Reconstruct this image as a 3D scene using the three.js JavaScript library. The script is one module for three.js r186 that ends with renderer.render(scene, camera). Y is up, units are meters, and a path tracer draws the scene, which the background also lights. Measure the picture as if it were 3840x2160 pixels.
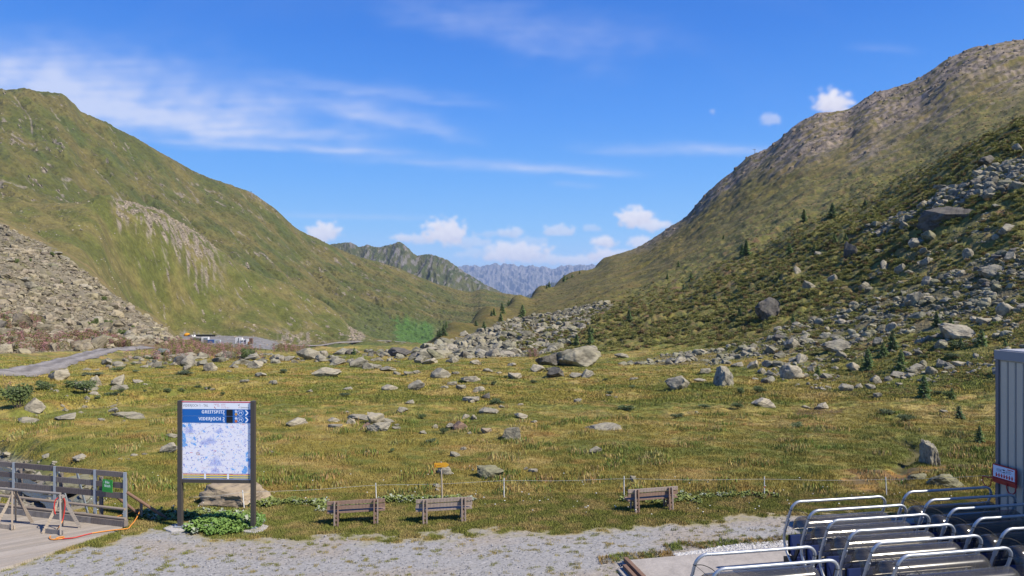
import * as THREE from 'three';
import { mergeGeometries, mergeVertices } from 'three/addons/utils/BufferGeometryUtils.js';
import { createNoise2D, createNoise3D } from 'simplex-noise';

// ---------------------------------------------------------------- camera, sky, sun, exposure
const W = 2576, HZ = 724.5, CX = 1288, F = 1717, CH = 7.6;      // lens: focal length in units of a 2576-wide frame, eye 7.6 m up
const scene = new THREE.Scene();
const camera = new THREE.PerspectiveCamera(2 * Math.atan(HZ / F) * 180 / Math.PI, 16 / 9, 0.1, 90000);
camera.position.set(0, CH, 0); camera.lookAt(0, CH, -1);
const renderer = new THREE.WebGLRenderer({ antialias: true });
renderer.toneMapping = THREE.LinearToneMapping;
renderer.toneMappingExposure = 1.3;
renderer.outputColorSpace = THREE.SRGBColorSpace;
renderer.shadowMap.enabled = true;

function rng(seed) { let a = seed >>> 0; return () => { a = (a + 0x6D2B79F5) | 0; let t = Math.imul(a ^ (a >>> 15), 1 | a); t = (t + Math.imul(t ^ (t >>> 7), 61 | t)) ^ t; return ((t ^ (t >>> 14)) >>> 0) / 4294967296; }; }
const N2 = createNoise2D(rng(11)), N3 = createNoise3D(rng(12));
const clamp = (x, a = 0, b = 1) => Math.max(a, Math.min(b, x));
const lerp = (a, b, t) => a + (b - a) * t;
const sst = (a, b, x) => { const t = clamp((x - a) / (b - a)); return t * t * (3 - 2 * t); };
function fbm(x, y, o = 4) { let s = 0, a = 0.5, f = 1; for (let i = 0; i < o; i++) { s += a * N2(x * f + i * 17.3, y * f - i * 9.1); a *= 0.5; f *= 2.03; } return s; }   // about -1..1
const ridged = (x, y) => 1 - Math.abs(N2(x, y));

const sunDir = new THREE.Vector3(0.88, 1, 0.42).normalize();
const sun = new THREE.DirectionalLight(new THREE.Color().setRGB(1, 0.92, 0.79), 5);
sun.position.copy(sunDir).multiplyScalar(150).add(new THREE.Vector3(0, 0, -30)); sun.target.position.set(0, 0, -30);
sun.castShadow = true; sun.shadow.mapSize.set(4096, 4096); sun.shadow.radius = 1;
Object.assign(sun.shadow.camera, { left: -160, right: 160, top: 160, bottom: -160, near: 1, far: 600 });
scene.add(sun, sun.target);

{ // sky: clear alpine blue, thin cirrus, a few fair-weather cumulus low in the gap of the valley
  const SW = 2048, SH = 1024, data = new Float32Array(SW * SH * 4);
  const lin = c => Math.pow(c / 255, 2.2);
  const g = [[0, 190, 220, 252], [2, 172, 213, 254], [5, 140, 198, 255], [9, 112, 178, 254], [14, 88, 156, 247], [20, 68, 134, 232], [28, 56, 116, 212], [45, 42, 94, 186], [90, 30, 74, 160]];
  const grad = e => { e = Math.max(e, 0); let i = 0; while (i < g.length - 2 && e > g[i + 1][0]) i++; const t = clamp((e - g[i][0]) / (g[i + 1][0] - g[i][0])); return [1, 2, 3].map(k => lin(lerp(g[i][k], g[i + 1][k], t))); };
  // cirrus strands, as (u1, v1, u2, v2, half width, strength) on the lens grid: directions in the sky
  const strands = [[-250, 220, 260, 268, 75, .85], [60, 250, 640, 322, 64, .9], [250, 300, 900, 352, 30, .6], [380, 352, 920, 384, 10, .55], [500, 372, 1010, 384, 6, .4], [690, 206, 1180, 262, 16, .3], [840, 268, 1160, 344, 22, .42], [600, 250, 1000, 300, 40, .4], [900, 402, 1520, 436, 13, .36], [1230, 415, 1560, 440, 8, .5], [1500, 378, 1920, 390, 14, .38], [1700, 370, 2000, 388, 10, .4], [700, 542, 1060, 552, 6, .35], [1000, 20, 1500, 150, 60, .22], [1100, 60, 1700, 110, 40, .15], [-200, 150, 500, 210, 60, .4], [1400, 465, 1500, 470, 6, .3], [2150, 120, 2300, 130, 10, .15], [-900, 250, -200, 240, 90, .5], [2700, 300, 3500, 340, 40, .4], [1300, -250, 2300, -160, 80, .25], [-400, -300, 700, -220, 90, .3]];
  // cumulus: centre u, v, half width, half height, density
  const cum = [[1118, 590, 58, 40, 1], [1060, 604, 40, 14, .7], [1018, 600, 30, 12, .8], [815, 588, 46, 28, .95], [1282, 588, 34, 16, .6], [1405, 582, 44, 17, .6], [1300, 640, 90, 32, .95], [1250, 632, 40, 18, .6], [1600, 552, 52, 30, 1], [1640, 570, 30, 20, .9], [1522, 612, 32, 17, .95], [1515, 643, 38, 20, 1], [1460, 658, 60, 14, .8], [1610, 612, 30, 17, .8], [2096, 262, 50, 36, 1], [1938, 304, 26, 17, .45], [1793, 281, 6, 5, .4], [1180, 612, 60, 17, .45], [1330, 610, 45, 14, .3], [1490, 575, 26, 10, .35], [1672, 566, 20, 10, .8], [1190, 640, 50, 14, .35], [1390, 655, 60, 14, .7], [1570, 640, 50, 12, .7], [1230, 590, 30, 9, .3]];
  for (let j = 0; j < SH; j++) for (let i = 0; i < SW; i++) {
    const th = ((j + .5) / SH - .5) * Math.PI, ph = ((i + .5) / SW - .5) * 2 * Math.PI;
    const y = Math.sin(th), c = Math.cos(th), x = Math.cos(ph) * c, z = Math.sin(ph) * c;
    let [r, gg, b] = grad(th * 180 / Math.PI);
    if (y > -0.02) {
      const f = z < -0.15;
      let cir = 0, cu = 0, lit = 1;
      if (f) {
        const u = CX + F * x / -z, v = HZ - F * y / -z;
        for (const [u1, v1, u2, v2, w, s] of strands) {
          const dx = u2 - u1, dy = v2 - v1, L = Math.hypot(dx, dy), t = ((u - u1) * dx + (v - v1) * dy) / L / L;
          if (t < -.3 || t > 1.3) continue;
          let n = ((v - v1) * dx - (u - u1) * dy) / L; const a = u / 130 + v / 300, bb = v / (w * 1.4) - u / 900;
          n += w * .8 * fbm(u / 260 + w, v / 120, 3);
          const fall = n > 0 ? Math.exp(-Math.pow(n / (w * .55), 2)) : Math.exp(-Math.pow(n / (w * 1.25), 2));   // lower edges crisper
          cir += s * fall * sst(-.3, .25, t) * sst(1.3, .75, t) * clamp(.72 + .5 * fbm(a, bb * 1.4, 4) + .16 * N2(u / 300 + v / 40, v / 20));
        }
        for (const [cu_, cv, w, h, s] of cum) {
          if (Math.abs(u - cu_) > w * 2.2 || Math.abs(v - cv) > h * 2.4) continue;
          const q = (v - cv) / h, e = Math.hypot((u - cu_) / w, q > 0 ? q * 1.5 : q * .95);
          const dn = 1.3 - e + .6 * fbm(u / 34 + cv, v / 24, 5);
          const dd = s * sst(.2, .56, dn); if (dd > cu) { cu = dd; lit = clamp(.93 - .16 * q + .14 * fbm(u / 22, v / 16, 3), .72, 1.05); }
        }
      }
      cir += .1 * Math.max(0, y) * Math.max(0, fbm(x * 3 + 5, z * 8 + y * 4, 4));
      cir = clamp(cir * .8, 0, .8);
      const cw = [.70, .76, .97]; r = lerp(r, cw[0], cir); gg = lerp(gg, cw[1], cir); b = lerp(b, cw[2], cir);
      const k = [.9 * lit, .88 * lit, .95 * (.35 + .65 * lit)]; cu *= .9; r = lerp(r, k[0], cu); gg = lerp(gg, k[1], cu); b = lerp(b, k[2], cu);
    } else { r *= .5; gg *= .5; b *= .45; }
    const o = (j * SW + i) * 4; data[o] = r / 1.3; data[o + 1] = gg / 1.3; data[o + 2] = b / 1.3; data[o + 3] = 1;
  }
  const t = new THREE.DataTexture(data, SW, SH, THREE.RGBAFormat, THREE.FloatType);
  t.mapping = THREE.EquirectangularReflectionMapping; t.magFilter = THREE.LinearFilter; t.minFilter = THREE.LinearFilter; t.needsUpdate = true;
  scene.background = t; scene.environment = t;
}
scene.fog = new THREE.FogExp2(new THREE.Color().setRGB(.52, .66, .95), 2.9e-5);

// ---------------------------------------------------------------- helpers
const taken = {};
function numbered(n) { if (!(n in taken)) { taken[n] = 0; return n; } taken[n]++; return n + '_' + String(taken[n]).padStart(3, '0'); }
function mesh(name, geo, mat, parent) { const m = new THREE.Mesh(geo, mat); m.castShadow = m.receiveShadow = true; if (parent) { m.name = name; parent.add(m); } else { m.name = numbered(name); scene.add(m); } return m; }
function tag(o, label, category, group, kind) { o.userData.label = label; o.userData.category = category; if (group) o.userData.group = group; if (kind) o.userData.kind = kind; return o; }
function thing(name, label, category, group) { const o = new THREE.Group(); o.name = numbered(name); scene.add(o); return tag(o, label, category, group); }
function structure(name, geo, mat) { const m = mesh(name, geo, mat); m.userData.kind = 'structure'; return m; }
function copy(src, label, group) { const c = src.clone(); c.name = numbered(src.name.replace(/_\d\d\d$/, '')); c.userData = { ...src.userData }; if (label) c.userData.label = label; if (group) c.userData.group = group; scene.add(c); return c; }
const V = (x, y, z) => new THREE.Vector3(x, y, z);
const rgb = (r, g, b) => new THREE.Color().setRGB(r, g, b);
const std = (r, g, b, rough = .85, o = {}) => new THREE.MeshStandardMaterial({ color: rgb(r, g, b), roughness: rough, ...o });
const box = (w, h, d, x = 0, y = 0, z = 0) => new THREE.BoxGeometry(w, h, d).translate(x, y, z);
function beam(a, b, w, h, roll = 0) { // box bar from a to b
  const dir = b.clone().sub(a), L = dir.length(), g = new THREE.BoxGeometry(w, h, L); const m = new THREE.Matrix4().lookAt(a, b, Math.abs(dir.y) / L > .95 ? V(0, 0, 1) : V(0, 1, 0));
  if (roll) g.rotateZ(roll); return g.applyMatrix4(m).translate((a.x + b.x) / 2, (a.y + b.y) / 2, (a.z + b.z) / 2);
}
function tube(pts, r, seg = 32, rad = 8, closed = false, tension = .5) { return new THREE.TubeGeometry(new THREE.CatmullRomCurve3(pts, closed, 'catmullrom', tension), seg, r, rad, closed); }
function rod(a, b, r1, r2 = r1, n = 8) { const dir = b.clone().sub(a), L = dir.length(); const g = new THREE.CylinderGeometry(r2, r1, L, n, 1); g.applyQuaternion(new THREE.Quaternion().setFromUnitVectors(V(0, 1, 0), dir.normalize())); return g.translate((a.x + b.x) / 2, (a.y + b.y) / 2, (a.z + b.z) / 2); }
function canvasTex(w, h, draw) { const c = document.createElement('canvas'); c.width = w; c.height = h; draw(c.getContext('2d'), w, h); const t = new THREE.CanvasTexture(c); t.colorSpace = THREE.SRGBColorSpace; t.anisotropy = 8; return t; }
function dataTex(w, h, f, srgb = false) { const d = new Uint8Array(w * h * 4); for (let j = 0; j < h; j++) for (let i = 0; i < w; i++) { const c = f(i, j), o = (j * w + i) * 4; if (typeof c === 'number') d[o] = d[o + 1] = d[o + 2] = clamp(c, 0, 1) * 255; else { d[o] = clamp(c[0]) * 255; d[o + 1] = clamp(c[1]) * 255; d[o + 2] = clamp(c[2]) * 255; } d[o + 3] = 255; } const t = new THREE.DataTexture(d, w, h); t.wrapS = t.wrapT = THREE.RepeatWrapping; t.magFilter = THREE.LinearFilter; t.minFilter = THREE.LinearMipmapLinearFilter; t.generateMipmaps = true; if (srgb) t.colorSpace = THREE.SRGBColorSpace; t.needsUpdate = true; return t; }
const toS = c => c <= .0031308 ? 12.92 * c : 1.055 * Math.pow(c, 1 / 2.4) - .055;
// seamless noise on a torus-like blend
function tileNoise(n, freq, oct, sd) { const r = rng(sd); const out = new Float32Array(n * n); let amp = 1, tot = 0; for (let o = 0; o < oct; o++) { const g = freq << o; const L = new Float32Array(g * g).map(() => r()); for (let j = 0; j < n; j++) for (let i = 0; i < n; i++) { const x = i / n * g, y = j / n * g, xi = x | 0, yi = y | 0; let fx = x - xi, fy = y - yi; fx = fx * fx * (3 - 2 * fx); fy = fy * fy * (3 - 2 * fy); const x1 = (xi + 1) % g, y1 = (yi + 1) % g; out[j * n + i] += amp * lerp(lerp(L[yi * g + xi], L[yi * g + x1], fx), lerp(L[y1 * g + xi], L[y1 * g + x1], fx), fy); } tot += amp; amp *= .6; } return out.map(v => v / tot); }
const P = (u, v, d) => V((u - CX) / F * d, CH - (v - HZ) / F * d, -d);

// ---------------------------------------------------------------- terrain: heights known along sight lines, turned into a height field over x and depth
class Terrain {
  constructor(cols, base) { // cols: [u, [d, v], ...]
    this.cols = cols.map(([u, ...n]) => { const nodes = (base || []).concat(n.map(([d, v]) => [d, CH - (v - HZ) / F * d])); return { u, nodes, m: Terrain.slopes(nodes) }; });
  }
  static slopes(n) { const k = n.length, s = [], m = new Array(k).fill(0); for (let i = 0; i < k - 1; i++) s.push((n[i + 1][1] - n[i][1]) / (n[i + 1][0] - n[i][0])); m[0] = s[0]; m[k - 1] = s[k - 2]; for (let i = 1; i < k - 1; i++) m[i] = s[i - 1] * s[i] <= 0 ? 0 : 2 * s[i - 1] * s[i] / (s[i - 1] + s[i]); if (k > 3) m[k - 2] = s[k - 3]; return m; }
  colY(c, d) { const n = c.nodes, k = n.length; if (d <= n[0][0]) return n[0][1] + c.m[0] * (d - n[0][0]); if (d >= n[k - 1][0]) { const e = d - n[k - 1][0]; return n[k - 1][1] - Math.min(e * .35 + e * e * .002, 120); } let i = 0; while (d > n[i + 1][0]) i++; const h = n[i + 1][0] - n[i][0], t = (d - n[i][0]) / h, t2 = t * t, t3 = t2 * t; return (2 * t3 - 3 * t2 + 1) * n[i][1] + (t3 - 2 * t2 + t) * h * c.m[i] + (-2 * t3 + 3 * t2) * n[i + 1][1] + (t3 - t2) * h * c.m[i + 1]; }
  seg(u) { const c = this.cols; let i = 0; while (i < c.length - 2 && u > c[i + 1].u) i++; return i; }
  mix(u, f) { const c = this.cols, i = this.seg(u), t = clamp((u - c[i].u) / (c[i + 1].u - c[i].u)); const a = f(c[Math.max(i - 1, 0)]), b = f(c[i]), e = f(c[i + 1]), g = f(c[Math.min(i + 2, c.length - 1)]); const hb = c[i + 1].u - c[i].u, ha = i > 0 ? hb + c[i].u - c[i - 1].u : 2 * hb, hc = i < c.length - 2 ? hb + c[i + 2].u - c[i + 1].u : 2 * hb; const mb = (e - a) / ha * hb, me = (g - b) / hc * hb, t2 = t * t, t3 = t2 * t; return (2 * t3 - 3 * t2 + 1) * b + (t3 - 2 * t2 + t) * mb * .8 + (-2 * t3 + 3 * t2) * e + (t3 - t2) * me * .8; }
  y(u, d) { return this.mix(u, c => this.colY(c, d)); }
  first(u) { return this.mix(u, c => c.nodes[0][0]); }
  last(u) { return this.mix(u, c => c.nodes[c.nodes.length - 1][0]); }
}
const meadowBase = [[0, 0], [28, 0], [36, -.12]];
const L0 = new Terrain([
  [-700, [70, 930], [90, 870], [140, 660], [230, 450], [300, 400]],
  [-300, [45, 1048], [68, 938], [90, 878], [140, 700], [230, 520], [280, 490]],
  [0, [45, 1042], [62, 948], [85, 893], [140, 730], [230, 560], [260, 548]],
  [100, [45, 1042], [70, 938], [90, 893], [140, 770], [230, 600], [250, 598]],
  [200, [45, 1042], [80, 921], [100, 881], [140, 800], [220, 660], [235, 660]],
  [330, [45, 1042], [90, 907], [105, 881], [150, 825], [215, 768], [230, 770]],
  [440, [45, 1042], [85, 918], [105, 893], [125, 868], [170, 852], [200, 846], [215, 850]],
  [520, [45, 1042], [80, 928], [105, 895], [125, 880], [150, 876], [160, 880]],
  [700, [45, 1042], [80, 930], [105, 896], [120, 884], [150, 885]],
  [900, [45, 1042], [80, 930], [105, 894], [120, 882], [150, 878], [170, 880]],
  [1080, [45, 1042], [80, 930], [105, 900], [130, 880], [170, 866], [200, 868]],
  [1120, [45, 1042], [80, 930], [105, 902], [150, 868], [230, 822], [250, 824]],
  [1200, [45, 1042], [80, 930], [105, 903], [160, 866], [260, 815], [330, 788], [350, 790]],
  [1288, [45, 1042], [80, 930], [105, 904], [160, 862], [260, 812], [330, 785], [450, 753], [470, 755]],
  [1340, [45, 1042], [80, 930], [105, 904], [160, 860], [250, 806], [350, 775], [600, 740], [632, 744]],
  [1400, [45, 1042], [80, 930], [105, 904], [150, 858], [230, 805], [350, 765], [760, 713], [792, 718]],
  [1500, [45, 1042], [75, 938], [100, 906], [130, 862], [210, 795], [350, 735], [930, 668], [962, 674]],
  [1550, [45, 1042], [75, 938], [97, 907], [128, 861], [205, 788], [350, 722], [970, 640], [1002, 647]],
  [1600, [45, 1042], [72, 942], [95, 908], [125, 860], [200, 780], [350, 710], [1020, 625], [1052, 632]],
  [1700, [45, 1042], [66, 952], [88, 913], [115, 863], [190, 765], [350, 670], [960, 563], [992, 570]],
  [1820, [45, 1041], [62, 958], [78, 925], [108, 860], [178, 732], [350, 612], [890, 450], [922, 460]],
  [1900, [45, 1041], [70, 938], [100, 855], [170, 705], [350, 570], [850, 387], [882, 397]],
  [2050, [44, 1045], [60, 965], [90, 850], [160, 650], [350, 500], [770, 288], [802, 297]],
  [2130, [44, 1044], [56, 982], [85, 850], [155, 620], [350, 470], [745, 276], [777, 284]],
  [2200, [42, 1050], [52, 1000], [80, 845], [150, 590], [350, 440], [720, 236], [752, 244]],
  [2300, [40, 1057], [48, 1016], [75, 840], [145, 535], [350, 400], [690, 204], [722, 212]],
  [2400, [40, 1055], [46, 1026], [70, 840], [140, 470], [350, 350], [660, 140], [692, 148]],
  [2470, [39, 1060], [44, 1036], [68, 835], [138, 420], [350, 320], [640, 117], [672, 122]],
  [2576, [38, 1066], [41, 1050], [65, 825], [133, 372], [350, 285], [615, 102], [647, 110]],
  [2900, [37, 1070], [60, 790], [125, 250], [350, 180], [560, 40], [592, 47]],
  [3300, [37, 1070], [55, 790], [120, 150], [350, 60], [500, -40], [532, -28]],
], meadowBase);

const streamPts = [[-25, 62], [-29.5, 54], [-31.6, 47.5], [-34.5, 43.5], [-34, 39.5], [-30, 36], [-26, 33.2], [-23, 30.8], [-20.1, 28.4], [-17.4, 26.2], [-16.6, 24], [-17.4, 20], [-19, 14]];
function polyDist(pts, x, d) { let best = 1e9; for (let i = 0; i < pts.length - 1; i++) { const [ax, ay] = pts[i], [bx, by] = pts[i + 1]; const dx = bx - ax, dy = by - ay, t = clamp(((x - ax) * dx + (d - ay) * dy) / (dx * dx + dy * dy)); best = Math.min(best, Math.hypot(x - ax - dx * t, d - ay - dy * t)); } return best; }
const rillPts = [[2275, 1222], [2262, 1190], [2268, 1165], [2300, 1146], [2312, 1128], [2280, 1108], [2240, 1096]].map(([u, v]) => { const d = F * CH / (v - HZ); return [(u - CX) / F * d, d]; });   // small wet channel in the right of the meadow
const uOf = (x, d) => CX + F * x / d;
function hash2(i, j) { let h = (i * 374761393 + j * 668265263) | 0; h = Math.imul(h ^ (h >>> 13), 1274126177); return ((h ^ (h >>> 16)) >>> 0) / 4294967296; }
function heathness(x, d) { // where dwarf shrubs cover the right-hand slope
  const u = uOf(x, d); if (u < 1250) return 0;
  const m = lerp(118, 42, sst(1550, 2350, u)), far = lerp(230, 420, sst(1400, 1900, u));
  return sst(m - 8, m + 18, d + 9 * N2(x / 14, d / 14)) * (1 - .75 * sst(far * .8, far * 1.2, d + 60 * N2(x / 60, d / 60)));
}
function G(x, d) {
  const u = uOf(x, d); let y = L0.y(u, d);
  const far = sst(27, 45, d);
  if (far > 0) {
    y += far * (.16 * N2(x / 6, d / 6) + .09 * N2(x / 2.1 + 7, d / 2.1));
    const out = sst(90, 170, d); if (out > 0) y += out * (1.3 * N2(x / 34, d / 34) * (1 - .75 * sst(1080, 1150, u) * sst(1500, 1420, u)) + .45 * N2(x / 9, d / 9));
    const h = heathness(x, d); if (h > 0) y += h * (.75 * Math.abs(N2(x / 3.2, d / 3.6)) + .45 * N2(x / 7, d / 9) + .8 * N2(x / 22, d / 26)) * sst(30, 140, d);
    if (d > 330 && u > 1300) { // gullies and crags below the right-hand crest
      const k = sst(380, 520, d) * sst(1450, 1700, u), a = .91 * d - .41 * x, f = .91 * x + .41 * d;
      y += k * (3.4 * (ridged(a / 46, f / 210) - .6) + 3.8 * (ridged(a / 17 + 3, f / 110) - .6) + 1.5 * (ridged(a / 6, f / 34) - .6)) * sst(L0.last(u) - 10, L0.last(u) - 90, d);
    }
  }
  if (x < -10 && d < 64) { const sd = polyDist(streamPts, x + .5 * N2(x / 3, d / 3), d); y -= .95 * (1 - sst(.7, 2.3, sd)); }
  
  if (x > 12 && x < 24 && d > 25 && d < 37) y -= .26 * (1 - sst(.1, .6, polyDist(rillPts, x + .3 * N2(x, d), d)));
  return y;
}
function hit(u, v, d0 = 14, d1 = 900) { // point of the ground seen along a sight line
  const tx = (u - CX) / F, ty = (v - HZ) / F; let a = d0, pa = CH - ty * a - G(tx * a, a);
  for (let d = d0 * 1.01; d < d1; d *= 1.008) { const p = CH - ty * d - G(tx * d, d); if (p <= 0 && pa > 0) { let lo = d / 1.008, hi = d; for (let k = 0; k < 14; k++) { const m = (lo + hi) / 2; if (CH - ty * m - G(tx * m, m) > 0) lo = m; else hi = m; } return { x: tx * hi, d: hi, y: G(tx * hi, hi), s: hi / F }; } pa = p; }
  return null;
}
function worldPoly(px) { return px.map(([u, v]) => { const h = hit(u, v); return h ? [h.x, h.d] : [(u - CX) / F * 200, 200]; }); }
function inside(poly, x, d) { let c = false; for (let i = 0, j = poly.length - 1; i < poly.length; j = i++) { const [xi, yi] = poly[i], [xj, yj] = poly[j]; if ((yi > d) !== (yj > d) && x < (xj - xi) * (d - yi) / (yj - yi) + xi) c = !c; } return c; }
const insidePx = inside;
// ---------------------------------------------------------------- what the ground is made of (colours are of the matter: grass, litter, soil, scree)
const mixc = (a, b, t) => [lerp(a[0], b[0], t), lerp(a[1], b[1], t), lerp(a[2], b[2], t)];
const GREEN = [.14, .15, .025], OLIVE = [.225, .19, .038], STRAW = [.32, .245, .078], RUST = [.295, .17, .052], SOIL = [.10, .055, .03], DEEP = [.06, .09, .018];
const gravelPx = [[420, 1331], [470, 1338], [560, 1352], [700, 1352], [850, 1350], [1000, 1346], [1100, 1334], [1220, 1333], [1340, 1338], [1480, 1330], [1600, 1317], [1740, 1308], [1850, 1296], [1960, 1290], [2100, 1286], [2300, 1283], [2550, 1288]];
const gravelEdge = gravelPx.map(([u, v]) => { const d = F * CH / (v - HZ); return [(u - CX) / F * d, d]; });
const forePoly = [[-14.2, 17.6], [-13.2, 19.3], [-12.0, 21.0], ...gravelEdge, [22, 23], [22, 9], [-9, 9], [-13, 14]];
function gravelness(x, d) { // 1 on the gravel yard, 0 on turf, patchy in between
  const w = .55 * fbm(x / 1.1, d / .8, 4) + .35 * N2(x / 4, d / 3);
  let best = -1e9; // signed distance by sampling the polygon
  const s = inside(forePoly, x, d) ? 1 : -1; best = s * polyDist(forePoly.concat([forePoly[0]]), x, d);
  return sst(-.45, .55, best + w * 1.15 - .15);
}
const mudPx = worldPoly([[2000, 1030], [2060, 1026], [2130, 1034], [2080, 1048], [2010, 1044]]);
const bogPx = worldPoly([[2090, 1195], [2200, 1180], [2400, 1168], [2500, 1160], [2520, 1178], [2330, 1195], [2260, 1210], [2200, 1240], [2120, 1235]]);
function turf(x, d) {
  let n1 = fbm(x / 9, d / 5, 3), n2 = fbm(x / 2.6 + 40, d / 1.7, 3), n3 = N2(x / .5, d / .5), n4 = fbm(x / 24 + 9, d / 13 - 4, 2);
  let c = mixc(OLIVE, STRAW, sst(-.15, .6, n1 + .45 * n2));
  c = mixc(c, GREEN, sst(-.05, .4, n4 * .9 + .6 * n2 - .25 * n1 + .12));
  c = mixc(c, RUST, .6 * sst(.2, .65, fbm(x / 6 + 80, d / 3.2 + 30, 3) + .15 * sst(40, 75, d)));
  c = mixc(c, DEEP, .6 * sst(.42, .8, fbm(x / 3.2 - 20, d / 1.8 + 55, 3)));
  const k = 1 + .16 * n3 + .1 * N2(x / .17, d / .17);
  return [c[0] * k, c[1] * k, c[2] * k];
}
const talusPoly = worldPoly([[-300, 885], [-300, 500], [0, 563], [100, 608], [190, 668], [270, 728], [340, 778], [430, 842], [458, 864], [330, 873], [200, 880], [0, 890]]);
const midPoly = worldPoly([[1075, 876], [1180, 842], [1290, 804], [1360, 790], [1440, 778], [1500, 762], [1540, 768], [1490, 800], [1440, 850], [1340, 896], [1150, 904], [1050, 902]]);
const barPoly = worldPoly([[280, 908], [450, 892], [700, 893], [1070, 886], [1070, 910], [900, 914], [600, 920], [400, 926], [280, 930]]);
const rightA = worldPoly([[1940, 838], [2050, 800], [2150, 772], [2300, 715], [2430, 670], [2620, 630], [2620, 780], [2450, 795], [2300, 838], [2100, 872], [1990, 888], [1800, 912], [1560, 918], [1700, 888], [1850, 868]]);
const rightB = worldPoly([[2620, 380], [2450, 446], [2300, 528], [2180, 574], [2205, 592], [2400, 515], [2500, 500], [2620, 440]]);
const rightC = worldPoly([[2150, 640], [2400, 560], [2620, 470], [2620, 1000], [2350, 950], [2000, 985], [1850, 940], [1980, 850]]);
function crestRock(x, d, u) { const a = .91 * d - .41 * x, f = .91 * x + .41 * d, crest = L0.last(u) - 32, rel = (crest - d) / crest; let rk = sst(.36, .10, rel + .2 * fbm(u / 170, d / 180, 3) - .12 * sst(1800, 2100, u) * sst(2500, 2200, u)) * sst(1520, 1680, u) * sst(-.3, .2, fbm(a / 7, f / 130, 4) + .1); return Math.max(rk, .85 * sst(.22, .45, fbm(a / 8 + 70, f / 170, 4)) * sst(2050, 2300, u) * sst(360, 440, d)); }
function farGround(x, d, y) {
  const u = uOf(x, d); let c = turf(x, d);
  const fx = x + 1.5 * N2(x / 5, d / 5), fd = d + 2.5 * N2(x / 6 + 9, d / 6);
  const h = heathness(x, d);
  if (u > 1070 && d > 60) {
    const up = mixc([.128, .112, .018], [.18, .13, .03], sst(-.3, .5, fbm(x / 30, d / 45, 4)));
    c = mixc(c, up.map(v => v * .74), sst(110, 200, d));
    if (h > 0) { let hc = mixc([.155, .145, .028], [.18, .13, .042], sst(-.2, .5, fbm(x / 7, d / 9, 3))); hc = mixc(hc, [.095, .105, .022], sst(.0, .5, N2(x / 2.4 + 3, d / 3))); hc = mixc(hc, [.16, .08, .042], .8 * sst(.3, .6, fbm(x / 11 + 60, d / 14, 3))); c = mixc(c, hc, h * .9); }
    if (d > 330) { // bare schist under the crest, in ribs running down the slope
      const a = .91 * d - .41 * x, f = .91 * x + .41 * d;
      c = mixc(c, [.085, .085, .018], .8 * sst(.0, .4, fbm(a / 8 + 5, f / 70, 4))); c = mixc(c, [.17, .125, .042], .7 * sst(.1, .45, fbm(a / 8 + 25, f / 80, 4))); { const q = 1 + .3 * N2(x / 2.6, d / 3.5) + .18 * N2(x / 7, d / 9); c = c.map(v => v * q); }
      const rk = crestRock(x, d, u);
      const rc = mixc([.27, .215, .165], [.088, .07, .054], sst(-.3, .4, fbm(a / 3.4, f / 70, 3))); c = mixc(c, rc, rk);
    }
    const lane = Math.abs(d - (185 + (u - 1900) * .11)); if (u > 1700 && u < 2300) c = mixc(c, [.17, .13, .06], .5 * sst(3, 1, lane + 1.5 * N2(x / 9, d / 9)));
  }
  if (inside(talusPoly, fx, fd)) { let t = mixc([.19, .165, .12], [.13, .115, .08], sst(-.3, .4, fbm(x / 5, d / 5, 3))); t = mixc(t, [.13, .12, .045], sst(.15, .5, fbm(x / 9, d / 12, 3))); c = mixc(c, t, .95); }
  else if (u < 460 && d > 110) c = mixc([.13, .115, .035], [.18, .135, .05], sst(-.3, .5, fbm(x / 20, d / 30, 4)));
  if (inside(midPoly, fx, fd)) c = mixc(c, [.13, .12, .085], .85);
  if (inside(rightA, fx, fd) || inside(rightB, fx, fd)) c = mixc(c, [.11, .09, .055], .55 + .3 * N2(x / 4, d / 4));
  if (x > 12 && x < 24 && d > 25 && d < 37) { const sd = polyDist(rillPts, x + .3 * N2(x, d), d); c = mixc(c, mixc(SOIL, DEEP, .4), .85 * (1 - sst(.15, .6, sd))); c = mixc(c, GREEN, .7 * sst(.4, .7, sd) * (1 - sst(.8, 2.2, sd))); }
  if (inside(mudPx, x + .6 * N2(x, d), d + .5 * N2(x + 9, d))) c = mixc(c, SOIL, .85);
  if (u < 700 && d > 78 && d < 125) { const pk = sst(.1, .5, fbm(x / 7 + 33, d / 4, 3) + .1); c = mixc(c, [.22, .11, .08], .3 * pk * sst(78, 92, d) * sst(700, 560, u)); }
  if (x < -10 && d < 64) { const sd = polyDist(streamPts, x + .5 * N2(x / 3, d / 3), d); c = mixc(c, mixc([.17, .15, .12], [.25, .23, .2], hash2(x * 30 | 0, d * 30 | 0)), 1 - sst(.8, 1.5, sd)); }
  return c;
}
const speck = tileNoise(512, 32, 4, 5), lump = tileNoise(512, 8, 6, 6);
const grainTex = dataTex(512, 512, (i, j) => { const v = .62 + .5 * (speck[j * 512 + i] - .5) + .45 * (lump[j * 512 + i] - .5) + .12 * hash2(i, j); return v; });
const bumpTex = dataTex(512, 512, (i, j) => .55 * speck[j * 512 + i] + .45 * lump[j * 512 + i]);
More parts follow.
